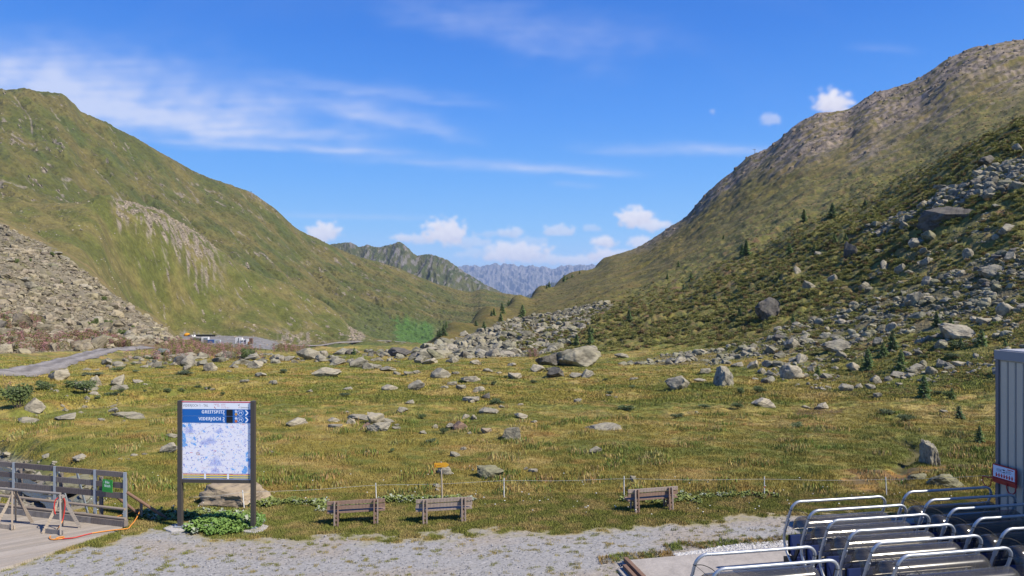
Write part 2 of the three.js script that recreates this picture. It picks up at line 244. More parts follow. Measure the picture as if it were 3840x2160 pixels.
{ // the far ground: meadow, scree, the slope on the right, one sheet
  const uN = 900, u0 = -560, u1 = 3140, dN = 450, d0 = 33, d1 = 1080, pos = [], col = [], uv = [], idx = [], id = new Int32Array((uN + 1) * (dN + 1)).fill(-1);
  for (let j = 0; j <= dN; j++) { const d = d0 * Math.pow(d1 / d0, j / dN);
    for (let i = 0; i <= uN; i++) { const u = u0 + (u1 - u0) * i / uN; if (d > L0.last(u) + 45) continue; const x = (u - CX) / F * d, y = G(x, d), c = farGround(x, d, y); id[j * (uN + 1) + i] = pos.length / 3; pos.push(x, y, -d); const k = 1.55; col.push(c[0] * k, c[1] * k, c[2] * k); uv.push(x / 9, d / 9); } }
  for (let j = 0; j < dN; j++) for (let i = 0; i < uN; i++) { const a = id[j * (uN + 1) + i], b = id[j * (uN + 1) + i + 1], c = id[(j + 1) * (uN + 1) + i], e = id[(j + 1) * (uN + 1) + i + 1]; if (a < 0 || b < 0 || c < 0 || e < 0) continue; idx.push(a, b, c, b, e, c); }
  const g = new THREE.BufferGeometry(); g.setAttribute('position', new THREE.Float32BufferAttribute(pos, 3)); g.setAttribute('color', new THREE.Float32BufferAttribute(col, 3)); g.setAttribute('uv', new THREE.Float32BufferAttribute(uv, 2)); g.setIndex(idx); g.computeVertexNormals();
  structure('ground', g, new THREE.MeshStandardMaterial({ vertexColors: true, map: grainTex, bumpMap: bumpTex, bumpScale: .35, roughness: 1 }));
}
{ // the near ground and, a little above it, the gravel yard
  const X0 = -34, X1 = 34, D0 = 8, D1 = 34, TW = 2048, TH = 1024, nx = 300, nd = 130;
  const nearTex = dataTex(TW, TH, (i, j) => {
    const x = X0 + (X1 - X0) * (i + .5) / TW, d = D0 + (D1 - D0) * (j + .5) / TH; let c = farGround(x, Math.max(d, 28.5) === d ? d : d, 0); const h = hash2(i, j), h2 = hash2(i >> 1, j >> 1);
    const lush = sst(27.5, 23.5, d); c = mixc(c, mixc([.22, .205, .05], [.33, .26, .095], sst(-.4, .4, fbm(x / 1.4, d, 3))), .65 * lush);
    const gv = d < 26 ? gravelness(x, d) : 0;
    if (gv > 0) { let k = .80 + .4 * (h2 * .6 + h * .4); let gc = mixc([.285, .277, .262], [.295, .262, .22], sst(-.1, .5, fbm(x / 5 + 3, d / 2.5, 3) + .35 * sst(0, 5, x))); gc = gc.map(v => v * k); if (h > .965) gc = [.42, .40, .38]; if (h < .03) gc = [.07, .068, .065];
      const wd = (1 - .8 * sst(.55, .25, Math.abs(Math.abs(d - 19.6 - .16 * x) - .85) + .12 * N2(x / 2, d))) * sst(.24, .58, fbm(x / .55 + 5, d / .42, 4) + .28 * fbm(x / 2.5, d / 2, 2)); gc = mixc(gc, mixc([.12, .13, .035], [.2, .15, .06], h2), wd * .85);
      c = mixc(c, gc, gv); }
    if (inside(bogPx, x + .8 * N2(x / 1.5, d / 1.5), d + .5 * N2(x / 2, d / 2 + 9))) c = mixc(c, mixc(SOIL, [.33, .17, .035], sst(-.1, .5, fbm(x / 1.3, d, 3))), .75);
    return c.map(v => toS(clamp(v)));
  }, true); nearTex.wrapS = nearTex.wrapT = THREE.ClampToEdgeWrapping;
  const nearBump = dataTex(1024, 512, (i, j) => .5 * hash2(i, j) + .3 * hash2(i >> 1, j >> 1) + .4 * lump[(j * 4 % 512) * 512 + (i * 4 % 512)]);
  const mat = new THREE.MeshStandardMaterial({ map: nearTex, bumpMap: nearBump, bumpScale: .03, roughness: 1 });
  const pos = [], uv = [], idx = [];
  for (let j = 0; j <= nd; j++) for (let i = 0; i <= nx; i++) { const x = X0 + (X1 - X0) * i / nx, d = D0 + (D1 + .4 - D0) * j / nd; pos.push(x, G(x, d) - .12 * sst(33.05, 34.4, d), -d); uv.push((x - X0) / (X1 - X0), (d - D0) / (D1 - D0)); }
  for (let j = 0; j < nd; j++) for (let i = 0; i < nx; i++) { const a = j * (nx + 1) + i; idx.push(a, a + 1, a + nx + 1, a + 1, a + nx + 2, a + nx + 1); }
  const g = new THREE.BufferGeometry(); g.setAttribute('position', new THREE.Float32BufferAttribute(pos, 3)); g.setAttribute('uv', new THREE.Float32BufferAttribute(uv, 2)); g.setIndex(idx); g.computeVertexNormals(); structure('near_ground', g, mat);
  // gravel yard: same surface lifted by 5 mm inside its ragged outline
  const pp = [], pu = [], pi = [], map = new Map(), st = .25, at = (i, j) => { const k = i * 1000 + j; if (map.has(k)) return map.get(k); const x = -16 + i * st, d = 9 + j * st; map.set(k, pp.length / 3); pp.push(x, G(x, d) + .005, -d); pu.push((x - X0) / (X1 - X0), (d - D0) / (D1 - D0)); return pp.length / 3 - 1; };
  for (let i = 0; i < 150; i++) for (let j = 0; j < 62; j++) { const x = -16 + (i + .5) * st, d = 9 + (j + .5) * st; if (d < 25 && gravelness(x, d) > .5) { const a = at(i, j), b = at(i + 1, j), c = at(i, j + 1), e = at(i + 1, j + 1); pi.push(a, b, c, b, e, c); } }
  const gg = new THREE.BufferGeometry(); gg.setAttribute('position', new THREE.Float32BufferAttribute(pp, 3)); gg.setAttribute('uv', new THREE.Float32BufferAttribute(pu, 2)); gg.setIndex(pi); gg.computeVertexNormals(); structure('gravel_yard', gg, mat);
}
// ---------------------------------------------------------------- hills and mountains beyond
function hill(name, T, { u0, u1, nu, nt, dy, color, bump = 3, uvs = 60, skirt = 60 }) {
  const pos = [], col = [], uv = [], idx = [];
  const X = [], Y = [];
  for (let j = 0; j <= nt + 2; j++) for (let i = 0; i <= nu; i++) { const u = u0 + (u1 - u0) * i / nu, a = T.first(u), b = T.last(u); let t = (j - 1) / nt, d, y;
    if (j === 0) { d = a * .985; const x = (u - CX) / F * d; y = T.y(u, a) - skirt; t = 0; } else if (j === nt + 2) { d = b * 1.12; y = T.y(u, b) - skirt * 2; t = 1; } else { d = a + (b - a) * t; y = T.y(u, d) + dy(u, t, (u - CX) / F * d, d); }
    const x = (u - CX) / F * d; pos.push(x, y, -d); uv.push(x / uvs, d / uvs); X.push(u); Y.push(t); }
  for (let j = 0; j < nt + 2; j++) for (let i = 0; i < nu; i++) { const a = j * (nu + 1) + i; idx.push(a, a + 1, a + nu + 1, a + 1, a + nu + 2, a + nu + 1); }
  const g = new THREE.BufferGeometry(); g.setAttribute('position', new THREE.Float32BufferAttribute(pos, 3)); g.setAttribute('uv', new THREE.Float32BufferAttribute(uv, 2)); g.setIndex(idx); g.computeVertexNormals();
  const nr = g.attributes.normal.array; for (let k = 0; k < X.length; k++) { const c = color(X[k], Y[k], pos[3 * k], -pos[3 * k + 2], pos[3 * k + 1], nr[3 * k + 1]); col.push(c[0] * 1.12, c[1] * 1.12, c[2] * 1.12); }
  g.setAttribute('color', new THREE.Float32BufferAttribute(col, 3));
  return structure(name, g, new THREE.MeshStandardMaterial({ vertexColors: true, map: grainTex, bumpMap: bumpTex, bumpScale: bump, roughness: 1 }));
}
const L1 = new Terrain([
  [-700, [240, 640], [330, 520], [420, 420], [450, 420]], [-300, [290, 630], [350, 550], [415, 470], [445, 470]], [0, [300, 650], [360, 578], [420, 500], [450, 500]], [130, [300, 690], [360, 608], [425, 520], [455, 520]], [210, [310, 730], [375, 620], [435, 512], [465, 512]],
  [250, [320, 765], [385, 650], [445, 503], [475, 503]], [285, [330, 800], [400, 690], [455, 505], [485, 506]], [350, [345, 860], [412, 770], [468, 523], [498, 524]], [420, [342, 877], [422, 835], [480, 546], [510, 548]], [500, [338, 877], [425, 846], [450, 800], [505, 598], [535, 600]],
  [560, [338, 877], [425, 846], [455, 815], [520, 642], [550, 645]], [640, [338, 877], [425, 848], [460, 822], [540, 690], [570, 693]], [720, [345, 884], [430, 866], [470, 842], [560, 716], [590, 720]], [800, [390, 886], [440, 872], [480, 852], [560, 758], [590, 762]],
  [850, [410, 884], [450, 868], [490, 850], [560, 790], [590, 795]], [890, [430, 880], [470, 864], [510, 850], [550, 828], [580, 835]], [960, [450, 874], [490, 862], [525, 858], [555, 856], [585, 862]], [1060, [480, 872], [510, 868], [540, 868], [570, 870], [600, 876]], [1120, [500, 880], [520, 878], [545, 878], [580, 880], [610, 886]]]);
const patchRock = (u, t, s, th) => sst(th, th + .18, fbm(u / s, t * 9, 4));
const dyL1 = (u, t, x, d) => { const k = sst(.1, .4, t) * sst(1.0, .8, t), s = .64 * x + .77 * d, f = .77 * x - .64 * d; const yard = sst(430, 470, u) * sst(760, 700, u) * sst(440, 425, d); return (1 - yard) * (k * (3.6 * (.6 - ridged(s / 46, f / 170)) + .7 * (.6 - ridged(s / 17 + 4, f / 70)) + .4 * N2(s / 7, f / 20)) + .5 * N2(x / 9, d / 9) + .25 * N2(x / 3, d / 3) - 5 * sst(275, 300, u) * sst(600, 470, u) * Math.exp(-Math.pow((t - .84) / .07, 2))); };
function rockL1(u, t, x, d) { const s = .64 * x + .77 * d, f = .77 * x - .64 * d; const crag = sst(274, 292, u + 5 * N2(t * 18, 2)) * sst(590, 500, u) * sst(.72, .80, t + .1 * N2(u / 18, t * 3) - .16 * sst(330, 296, u) * 0) * sst(1.03, .95, t) * sst(-.15, .25, fbm((u + t * 260) / 18, t * 16, 4) + .1 * sst(400, 440, u) * sst(510, 480, u) + .06); let rk = Math.max(crag, sst(.42, .55, fbm(s / 7 + 31, f / 22, 4)) * sst(300, 420, u) * .9); rk = Math.max(rk, sst(868, 885, u) * sst(925, 905, u) * sst(-.3, .1, fbm(u / 10, t * 6, 3)) * sst(.25, .4, t)); rk = Math.max(rk, .9 * sst(690, 715, u) * sst(790, 770, u) * sst(.2, .3, t) * sst(.62, .5, t) * sst(-.1, .3, fbm(u / 18, t * 8, 3))); return rk; }
hill('left_hill', L1, { u0: -560, u1: 1115, nu: 620, nt: 200, uvs: 30, bump: 1.2, skirt: 40,
  dy: dyL1,
  color: (u, t, x, d, y, ny) => { const s = .64 * x + .77 * d, f = .77 * x - .64 * d; let c = mixc([.118, .13, .028], [.19, .162, .052], sst(-.35, .45, fbm(x / 34, d / 40, 4) + .25 * sst(300, 0, u))); c = mixc(c, [.10, .12, .026], .4 * sst(.0, .5, fbm(x / 24 + 7, d / 24, 4)) * sst(280, 380, u)); { const q = 1 + .14 * N2(x / 2.2, d / 2.2) + .1 * N2(x / 5, d / 5); c = c.map(v => v * q); }
    const rk = rockL1(u, t, x, d);
    c = mixc(c, mixc([.36, .30, .24], [.25, .215, .18], sst(-.3, .3, fbm(s / 3, f / 6, 2))), rk);
    const flat = sst(445, 460, u + 6 * N2(d / 9, 2)) * sst(712, 690, u + 8 * N2(d / 8, 5)) * sst(336, 346, d) * sst(436, 424, d + 5 * N2(u / 14, 8)); c = mixc(c, mixc([.30, .29, .285], [.24, .23, .22], sst(-.2, .4, fbm(x / 4, d / 5, 3))), flat * sst(-14, -19, y));
    const gk = sst(720, 740, u) * sst(1000, 940, u) * sst(.3, .18, t); return mixc(c, [.10, .14, .03], gk * .7); } });
const crestPts = [[-700, 190], [-300, 212], [0, 228], [75, 230], [155, 243], [185, 262], [205, 285], [260, 310], [330, 345], [400, 383], [480, 430], [530, 452], [580, 468], [630, 487], [680, 520], [760, 585], [800, 604], [830, 617], [900, 646], [950, 660], [1000, 675], [1060, 700], [1120, 722], [1185, 735], [1212, 729], [1245, 735], [1310, 744], [1345, 752]];
const footV = u => u < 500 ? lerp(600, 730, clamp(u / 500)) : u < 900 ? lerp(730, 862, (u - 500) / 400) : u < 1080 ? lerp(862, 878, (u - 900) / 180) : lerp(878, 800, (u - 1080) / 265);
const L2 = new Terrain(crestPts.map(([u, v]) => { const dc = lerp(1060, 1950, clamp((u + 100) / 1410)), df = lerp(580, 960, clamp(u / 1150)), vf = footV(u); return [u, [df, vf], [lerp(df, dc, .33), lerp(vf, v, .36)], [lerp(df, dc, .68), lerp(vf, v, .70)], [dc, v], [dc + 60, v + 2]]; }));
const dyL2 = (u, t, x, d) => { const s = .64 * x + .77 * d, f = .77 * x - .64 * d, k = sst(1.0, .84, t) * sst(0, .25, t) * sst(1330, 1000, u); return k * (15 * (.62 - ridged(s / 130, f / 480)) + 5.5 * (.6 - ridged(s / 50 + 9, f / 240)) + 1.8 * N2(s / 17, f / 60)) + sst(1, .9, t) * 1.5 * N2(x / 14, d / 14) + 1.1 * N2(x / 7, d / 9); };
hill('left_mountain', L2, { u0: -560, u1: 1340, nu: 820, nt: 330, uvs: 120, bump: 5, skirt: 120,
  dy: dyL2,
  color: (u, t, x, d, y, ny) => { const s = .64 * x + .77 * d, f = .77 * x - .64 * d; let c = mixc([.098, .108, .022], [.155, .132, .038], sst(-.4, .4, fbm(x / 120, d / 130, 4) + .35 * sst(.75, 1, t) * sst(600, 900, u))); c = mixc(c, [.07, .098, .024], .6 * sst(.0, .6, fbm(s / 70, f / 170, 4)));
    { const q = 1 + .13 * N2(x / 5, d / 6) + .1 * N2(x / 14, d / 14); c = c.map(v => v * q); } const rib = sst(.36, .5, fbm(s / 20 + 50, f / 55, 4)) * sst(.1, .4, fbm(s / 110 + 20, f / 160, 2) + .25); const gl = sst(.955, .99, ridged(s / 130, f / 480)) * sst(.0, .3, fbm(s / 14, f / 60, 3) + .12) * sst(900, 600, u); let rk = Math.max(rib * .85, gl * .8); rk = Math.max(rk, sst(615, 635, u) * sst(680, 655, u) * sst(.86, .93, t) * .9 * sst(-.2, .2, N2(u / 8, t * 30)));
    c = mixc(c, mixc([.33, .275, .215], [.235, .205, .17], sst(-.3, .3, N2(u / 9, t * 50))), rk * sst(1250, 1000, u) );
    c = mixc(c, [.055, .22, .03], sst(985, 1005, u + 10 * N2(t * 20, 1)) * sst(1100, 1082, u) * sst(.36, .24, t + .04 * N2(u / 20, 3))); c = mixc(c, [.10, .13, .03], .6 * sst(850, 920, u) * sst(.45, .2, t)); return c; } });
const L3 = new Terrain([[700, 640], [780, 626], [840, 617], [870, 612], [890, 616], [905, 623], [925, 619], [940, 622], [958, 624], [975, 620], [990, 617], [1005, 611], [1018, 618], [1030, 630], [1048, 645], [1062, 644], [1085, 643], [1105, 648], [1125, 656], [1142, 667], [1160, 680], [1190, 698], [1232, 722], [1280, 745], [1320, 765]].map(([u, v]) => [u, [2600, 800], [3100, lerp(800, v, .45)], [3700, v], [3850, v + 3]]));
hill('rocky_ridge', L3, { u0: 760, u1: 1310, nu: 420, nt: 150, uvs: 260, bump: 10, skirt: 100,
  dy: (u, t) => { const a = u + 60 * (1 - t); return sst(1.0, .7, t) * (24 * (ridged(a / 60, t * 1.6) - .6) + 9 * (ridged(a / 24, t * 4) - .6)) + 2.5 * N2(u / 8, t * 12); },
  color: (u, t) => { const a = u + 60 * (1 - t); let c = mixc([.062, .082, .026], [.10, .105, .035], sst(-.4, .4, fbm(u / 40, t * 4, 3))); const rk = sst(.12, .4, fbm(a / 14, t * 5, 4) + .12 * sst(.6, .9, t) + .16 * sst(1120, 980, u) * sst(.85, .6, t)); c = mixc(c, [.20, .185, .175], rk * .85); return mixc(c, [.28, .25, .21], sst(.35, .55, fbm(a / 9 + 30, t * 12, 3)) * sst(.6, .9, t)); } });
{ const pts = [[1080, 690], [1120, 680], [1160, 672], [1172, 668], [1182, 671], [1195, 667], [1210, 673], [1225, 669], [1238, 666], [1250, 664], [1258, 669], [1268, 663], [1280, 668], [1294, 666], [1303, 672], [1312, 670], [1322, 674], [1334, 668], [1345, 671], [1356, 675], [1368, 672], [1382, 676], [1396, 678], [1408, 673], [1420, 671], [1432, 669], [1446, 671], [1460, 667], [1475, 670], [1490, 668], [1510, 672], [1560, 680], [1640, 690]];
  const L4 = new Terrain(pts.map(([u, v]) => [u, [21000, 752], [23000, lerp(752, v, .5)], [25500, v], [26200, v + 2]]));
  hill('distant_mountains', L4, { u0: 1090, u1: 1600, nu: 420, nt: 110, uvs: 2000, bump: 60, skirt: 300, dy: (u, t) => sst(1.0, .7, t) * (260 * (ridged(u / 80 + t * 1.8, t * 3) - .6) + 90 * (ridged(u / 34 - t * 1.4, t * 6) - .6) + 40 * N2(u / 11, t * 14)) + 12 * N2(u / 7, t * 8) + 10 * (N2(u / 3.4, 4)), color: (u, t) => mixc([.13, .13, .12], [.22, .205, .20], sst(-.3, .4, fbm(u / 10, t * 6, 4) + .3 * (t - .5))) });
  const L5 = new Terrain([[1300, 760], [1335, 742], [1352, 728], [1368, 722], [1384, 715], [1400, 716], [1450, 712], [1500, 700]].map(([u, v]) => [u, [9000, 780], [9600, lerp(780, v, .5)], [10400, v], [10700, v + 2]]));
  hill('wooded_mountain', L5, { u0: 1305, u1: 1490, nu: 120, nt: 40, uvs: 800, bump: 20, skirt: 200, dy: (u, t) => 60 * (ridged(u / 14, t * 2) - .6) + 15 * N2(u / 3, t * 8), color: (u, t) => mixc([.04, .055, .035], [.07, .075, .055], sst(-.3, .4, fbm(u / 10, t * 6, 3))) }); }
// gravel road on the left, the far road, the brook
function strip(name, pts, w, yf, mat, n = 90, arch = 0) { const c = new THREE.CatmullRomCurve3(pts.map(([x, d]) => V(x, 0, -d))), pos = [], uv = [], idx = [], K = 6; for (let i = 0; i <= n; i++) { const p = c.getPoint(i / n), t = c.getTangent(i / n), nx = -t.z, nz = t.x, L = Math.hypot(nx, nz); for (let k = 0; k <= K; k++) { const s = (k / K - .5) * (typeof w === 'function' ? w(i / n) : w) * (1 + .08 * N2(i / 4, k < 3 ? 1 : 9) * (k === 0 || k === K ? 1 : 0)), x = p.x + nx / L * s, z = p.z + nz / L * s; pos.push(x, yf(x, -z) + arch * (1 - Math.pow(2 * k / K - 1, 2)) - (k === 0 || k === K ? arch : 0), z); uv.push(k / K, i / n * 9); } } for (let i = 0; i < n; i++) for (let k = 0; k < K; k++) { const a = i * (K + 1) + k; idx.push(a, a + 1, a + K + 1, a + 1, a + K + 2, a + K + 1); } const g = new THREE.BufferGeometry(); g.setAttribute('position', new THREE.Float32BufferAttribute(pos, 3)); g.setAttribute('uv', new THREE.Float32BufferAttribute(uv, 2)); g.setIndex(idx); g.computeVertexNormals(); return structure(name, g, mat); }
const roadTex = dataTex(256, 256, (i, j) => { const k = .8 + .3 * (lump[j * 2 * 512 + i * 2] - .5) + .22 * (hash2(i, j) - .5), s = i / 256; const tr = -.07 * Math.cos((s - .02 * (lump[(j * 2) * 512 + 40] - .5)) * 6.283 * 2); return [k * (.62 + tr), k * (.595 + tr), k * (.57 + tr)]; }, true);
const roadMat = new THREE.MeshStandardMaterial({ map: roadTex, roughness: 1, side: THREE.DoubleSide });
strip('gravel_road', [[-260, 943], [-100, 943], [0, 939], [100, 925], [170, 909], [220, 895], [262, 885], [310, 879], [345, 876.5], [375, 876]].map(([u, v]) => { const h = hit(u, v); return [h.x, h.d]; }), t => lerp(3.6, 3.0, t), (x, d) => G(x, d) + .16, roadMat, 140, .1);
strip('valley_road', [[712, 405], [735, 418], [800, 440], [860, 462], [930, 488], [990, 512], [1040, 540]].map(([u, d]) => [(u - CX) / F * d, d]), 4.2, (x, d) => L1.y(uOf(x, d), d) + .9, roadMat, 60, .2);
{ const mat = new THREE.MeshPhysicalMaterial({ color: rgb(.05, .055, .05), roughness: .12, metalness: 0, bumpMap: bumpTex, bumpScale: .02 }); strip('brook', streamPts, t => lerp(1.0, .8, t), (x, d) => L0.y(uOf(x, d), d) - .72, mat, 120); }
// ---------------------------------------------------------------- rocks
const rockN = tileNoise(256, 6, 6, 21), rockS = tileNoise(256, 24, 4, 22);
const rockTex = dataTex(256, 256, (i, j) => { const a = rockN[j * 256 + i], b = rockS[j * 256 + i], h = hash2(i, j + 999); let k = .66 + .75 * (a - .5) + .5 * (b - .5) + .1 * (h - .5); let c = [k, k * .985, k * .93]; const li = sst(.54, .66, a * .5 + b * .5); c = mixc(c, [.70, .72, .56], li * .55); const dk = sst(.44, .34, a * .4 + b * .6); return mixc(c, [.30, .29, .27], dk * .6); });
const rockBump = dataTex(256, 256, (i, j) => .6 * rockN[j * 256 + i] + .4 * rockS[j * 256 + i]);
function rockGeo(seed, detail, cuts, blocky) {
  const r = rng(seed); let g = new THREE.IcosahedronGeometry(1, detail); if (blocky) { const q = g.attributes.position; for (let i = 0; i < q.count; i++) { const X = q.getX(i), Y = q.getY(i), Z = q.getZ(i), m = Math.pow(Math.abs(X) ** 5 + Math.abs(Y) ** 5 + Math.abs(Z) ** 5, -.2); q.setXYZ(i, X * m * (1 - .14 * Y * m), Y * m, Z * m * (1 - .14 * Y * m)); } } g.deleteAttribute('uv'); g.deleteAttribute('normal'); g = mergeVertices(g, 1e-4);
  const p = g.attributes.position, dirs = []; for (let k = 0; k < cuts; k++) { const z = r() * 2 - 1, a = r() * 6.283, q = Math.sqrt(1 - z * z); dirs.push([q * Math.cos(a), z, q * Math.sin(a), lerp(.36, .8, r())]); }
  for (let i = 0; i < p.count; i++) { let x = p.getX(i), y = p.getY(i), z = p.getZ(i); const o = seed * 3.1; for (const [a, b, c, h] of dirs) { const e = x * a + y * b + z * c - h; if (e > 0) { x -= a * e * .94; y -= b * e * .94; z -= c * e * .94; } } const n = 1 + .09 * N3(x * 1.6 + o, y * 1.6, z * 1.6) + .045 * N3(x * 4 + o, y * 4, z * 4) + .025 * N3(x * 9, y * 9 + o, z * 9); p.setXYZ(i, x * n, y * n, z * n); }
  g.computeBoundingBox(); const b = g.boundingBox, s = b.getSize(V(0, 0, 0)), c = b.getCenter(V(0, 0, 0)); g.translate(-c.x, -b.min.y, -c.z); g.scale(1 / s.x, 1.38 / s.y, 1 / s.z); g.translate(0, -.38, 0);
  g = g.toNonIndexed(); const pp = g.attributes.position, uv = new Float32Array(pp.count * 2), gi = mergeVertices(g.clone(), 1e-4); g = gi; g.computeVertexNormals();
  const q = g.attributes.position, uv2 = new Float32Array(q.count * 2); for (let i = 0; i < q.count; i++) { uv2[2 * i] = q.getX(i) * .9 + q.getZ(i) * .55; uv2[2 * i + 1] = q.getY(i) * .7 + q.getZ(i) * .35; } g.setAttribute('uv', new THREE.BufferAttribute(uv2, 2)); return g;
}
const rockGeos = []; for (let k = 0; k < 12; k++) rockGeos.push(rockGeo(100 + k, 9, 13 + k % 6));
const bigGeos = []; for (let k = 0; k < 5; k++) bigGeos.push(rockGeo(200 + k, 17, 17)); const blockGeos = [0, 1, 2].map(k => rockGeo(230 + k, 15, [6, 2, 5][k], true));
const chipGeos = []; for (let k = 0; k < 6; k++) { const g = rockGeo(300 + k, 3, 14).toNonIndexed(); g.computeVertexNormals(); chipGeos.push(g); }
const rm = (r, g, b, o = {}) => new THREE.MeshStandardMaterial({ color: rgb(r, g, b), map: rockTex, bumpMap: rockBump, bumpScale: .05, roughness: .95, ...o });
const ROCK = { grey: rm(.39, .36, .285), pale: rm(.50, .45, .35), dark: rm(.18, .165, .145), rust: rm(.30, .20, .15), blue: rm(.23, .26, .245), moss: rm(.29, .28, .18), tan: rm(.46, .37, .27) };
const rr = rng(77);
function boulder(u, v, w, h, label, group, o = {}) {
  const p = hit(u, v); if (!p) return null; const s = p.s, ww = w * s * 1.04, hh = h * s * 1.02, dd = ww * (o.deep || lerp(.6, .95, rr()));
  const g = (w > 60 ? bigGeos : rockGeos), geo = o.block !== undefined ? blockGeos[o.block] : o.v !== undefined ? g[o.v % g.length] : g[Math.floor(rr() * g.length)];
  const m = mesh('boulder', geo, ROCK[o.m || (rr() < .25 ? 'pale' : 'grey')]); m.position.set(p.x + p.x / p.d * dd * .35, 0, -p.d - dd * .35); m.position.y = Math.min(G(m.position.x, -m.position.z), p.y + .1 * hh); m.scale.set(ww, hh, dd); m.rotation.y = (rr() - .5) * .7 + (rr() < .5 ? Math.PI : 0); if (o.tilt) m.rotation.z = o.tilt;
  const extra = (p.y - m.position.y); if (extra > 0) { m.scale.y += extra; }
  tag(m, label, 'boulder', group); if (group) loose.push([m, u, v, 'low grey stone']); else landmarks.push([label, u, v]); return m;
}
const C2 = a => [a[0] / 2.576 / 1.4907, (1150 + a[1] / 2.576) / 1.4907, a[2] / 3.84, a[3] / 3.84];
const C7 = a => [(1000 + a[0] / 1.84) / 1.4907, (1280 + a[1] / 1.84) / 1.4907, a[2] / 2.743, a[3] / 2.743];
const C6 = a => [(2500 + a[0] / 1.9224) / 1.4907, (1100 + a[1] / 1.9224) / 1.4907, a[2] / 2.866, a[3] / 2.866];
const C5 = a => [(2200 + a[0] / 1.5707) / 1.4907, (500 + a[1] / 1.5707) / 1.4907, a[2] / 2.341, a[3] / 2.341];
const C1 = a => [a[0] / 2.576 / 1.4907, (1650 + a[1] / 2.576) / 1.4907, a[2] / 3.84, a[3] / 3.84];
const CF = a => [(2800 + a[0] / 2.477) / 1.4907, (1700 + a[1] / 2.477) / 1.4907, a[2] / 3.692, a[3] / 3.692];
const landmarks = [], loose = [];
const put = (conv, list, group, dflt) => { for (const a of list) { const q = conv(a); boulder(q[0], q[1], q[2], q[3], typeof a[4] === 'string' ? a[4] : dflt, group, typeof a[4] === 'object' ? a[4] : a[5]); } };
put(C2, [
  [565, 715, 200, 95, 'pale pointed boulder just below the bend of the gravel road', { m: 'pale' }], [845, 822, 270, 95, 'long grey boulder slab rising beside the brook and willow bushes'], [925, 772, 105, 105, 'upright pointed boulder at the right end of the brookside slab', { m: 'pale' }], [1135, 765, 150, 105, 'triangular grey boulder right of the brookside boulders', { m: 'pale' }], [1150, 806, 172, 50, 'low flat boulder in front of the triangular boulder'],
  [1330, 746, 145, 34, 'long low stone right of the triangular boulder'], [330, 1030, 210, 130, 'big grey boulder in front of the tall bush at the left edge', { m: 'pale' }], [250, 1132, 180, 58, 'flat lichen covered stone below the big bush boulder'], [630, 1098, 215, 56, 'wide flat stone in the grass left of the map board'], [1110, 1032, 112, 50, 'rounded stone behind the long low slab left of the map board'], [1250, 1082, 340, 56, 'long low rock slab left of the map board'],
  [1655, 1268, 105, 38, 'stone peeping out left of the map board panel'], [2035, 622, 148, 88, 'blocky pale boulder standing alone below the fireweed', { m: 'pale' }], [2465, 597, 155, 72, 'broad overhanging boulder behind the willow scrub', { m: 'pale' }], [135, 158, 235, 78, 'large flat boulder in the left scree above the fireweed', { m: 'moss' }], [1560, 472, 165, 62, 'bluish grey boulder at the end of the gravel road', { m: 'blue' }], [1790, 502, 235, 52, 'long pale boulder bank below the builders yard', { m: 'pale' }],
]);
put(C2, [[1405, 760, 60, 16], [980, 1105, 85, 25], [630, 1015, 62, 32], [808, 980, 70, 24], [778, 1030, 70, 16], [840, 905, 70, 45], [915, 857, 142, 32], [600, 970, 50, 25], [1195, 1110, 35, 18], [1810, 612, 96, 42], [1685, 567, 72, 28], [1510, 552, 86, 42], [1880, 572, 82, 46], [2260, 592, 96, 36], [2520, 680, 122, 42], [2365, 732, 92, 26], [2215, 632, 50, 14], [2050, 815, 86, 22], [1030, 572, 112, 60], [1150, 582, 150, 50], [1050, 527, 72, 30], [1390, 592, 90, 28], [1950, 502, 112, 60], [2110, 492, 92, 50], [840, 615, 90, 22], [930, 620, 70, 20], [2440, 520, 130, 40], [2330, 500, 90, 34], [1650, 500, 120, 36], [1420, 500, 100, 30], [1320, 560, 80, 26], [540, 835, 60, 30], [500, 810, 40, 22], [640, 870, 50, 16]], 'stones in the left part of the meadow', 'low grey stone lying in the left part of the meadow');
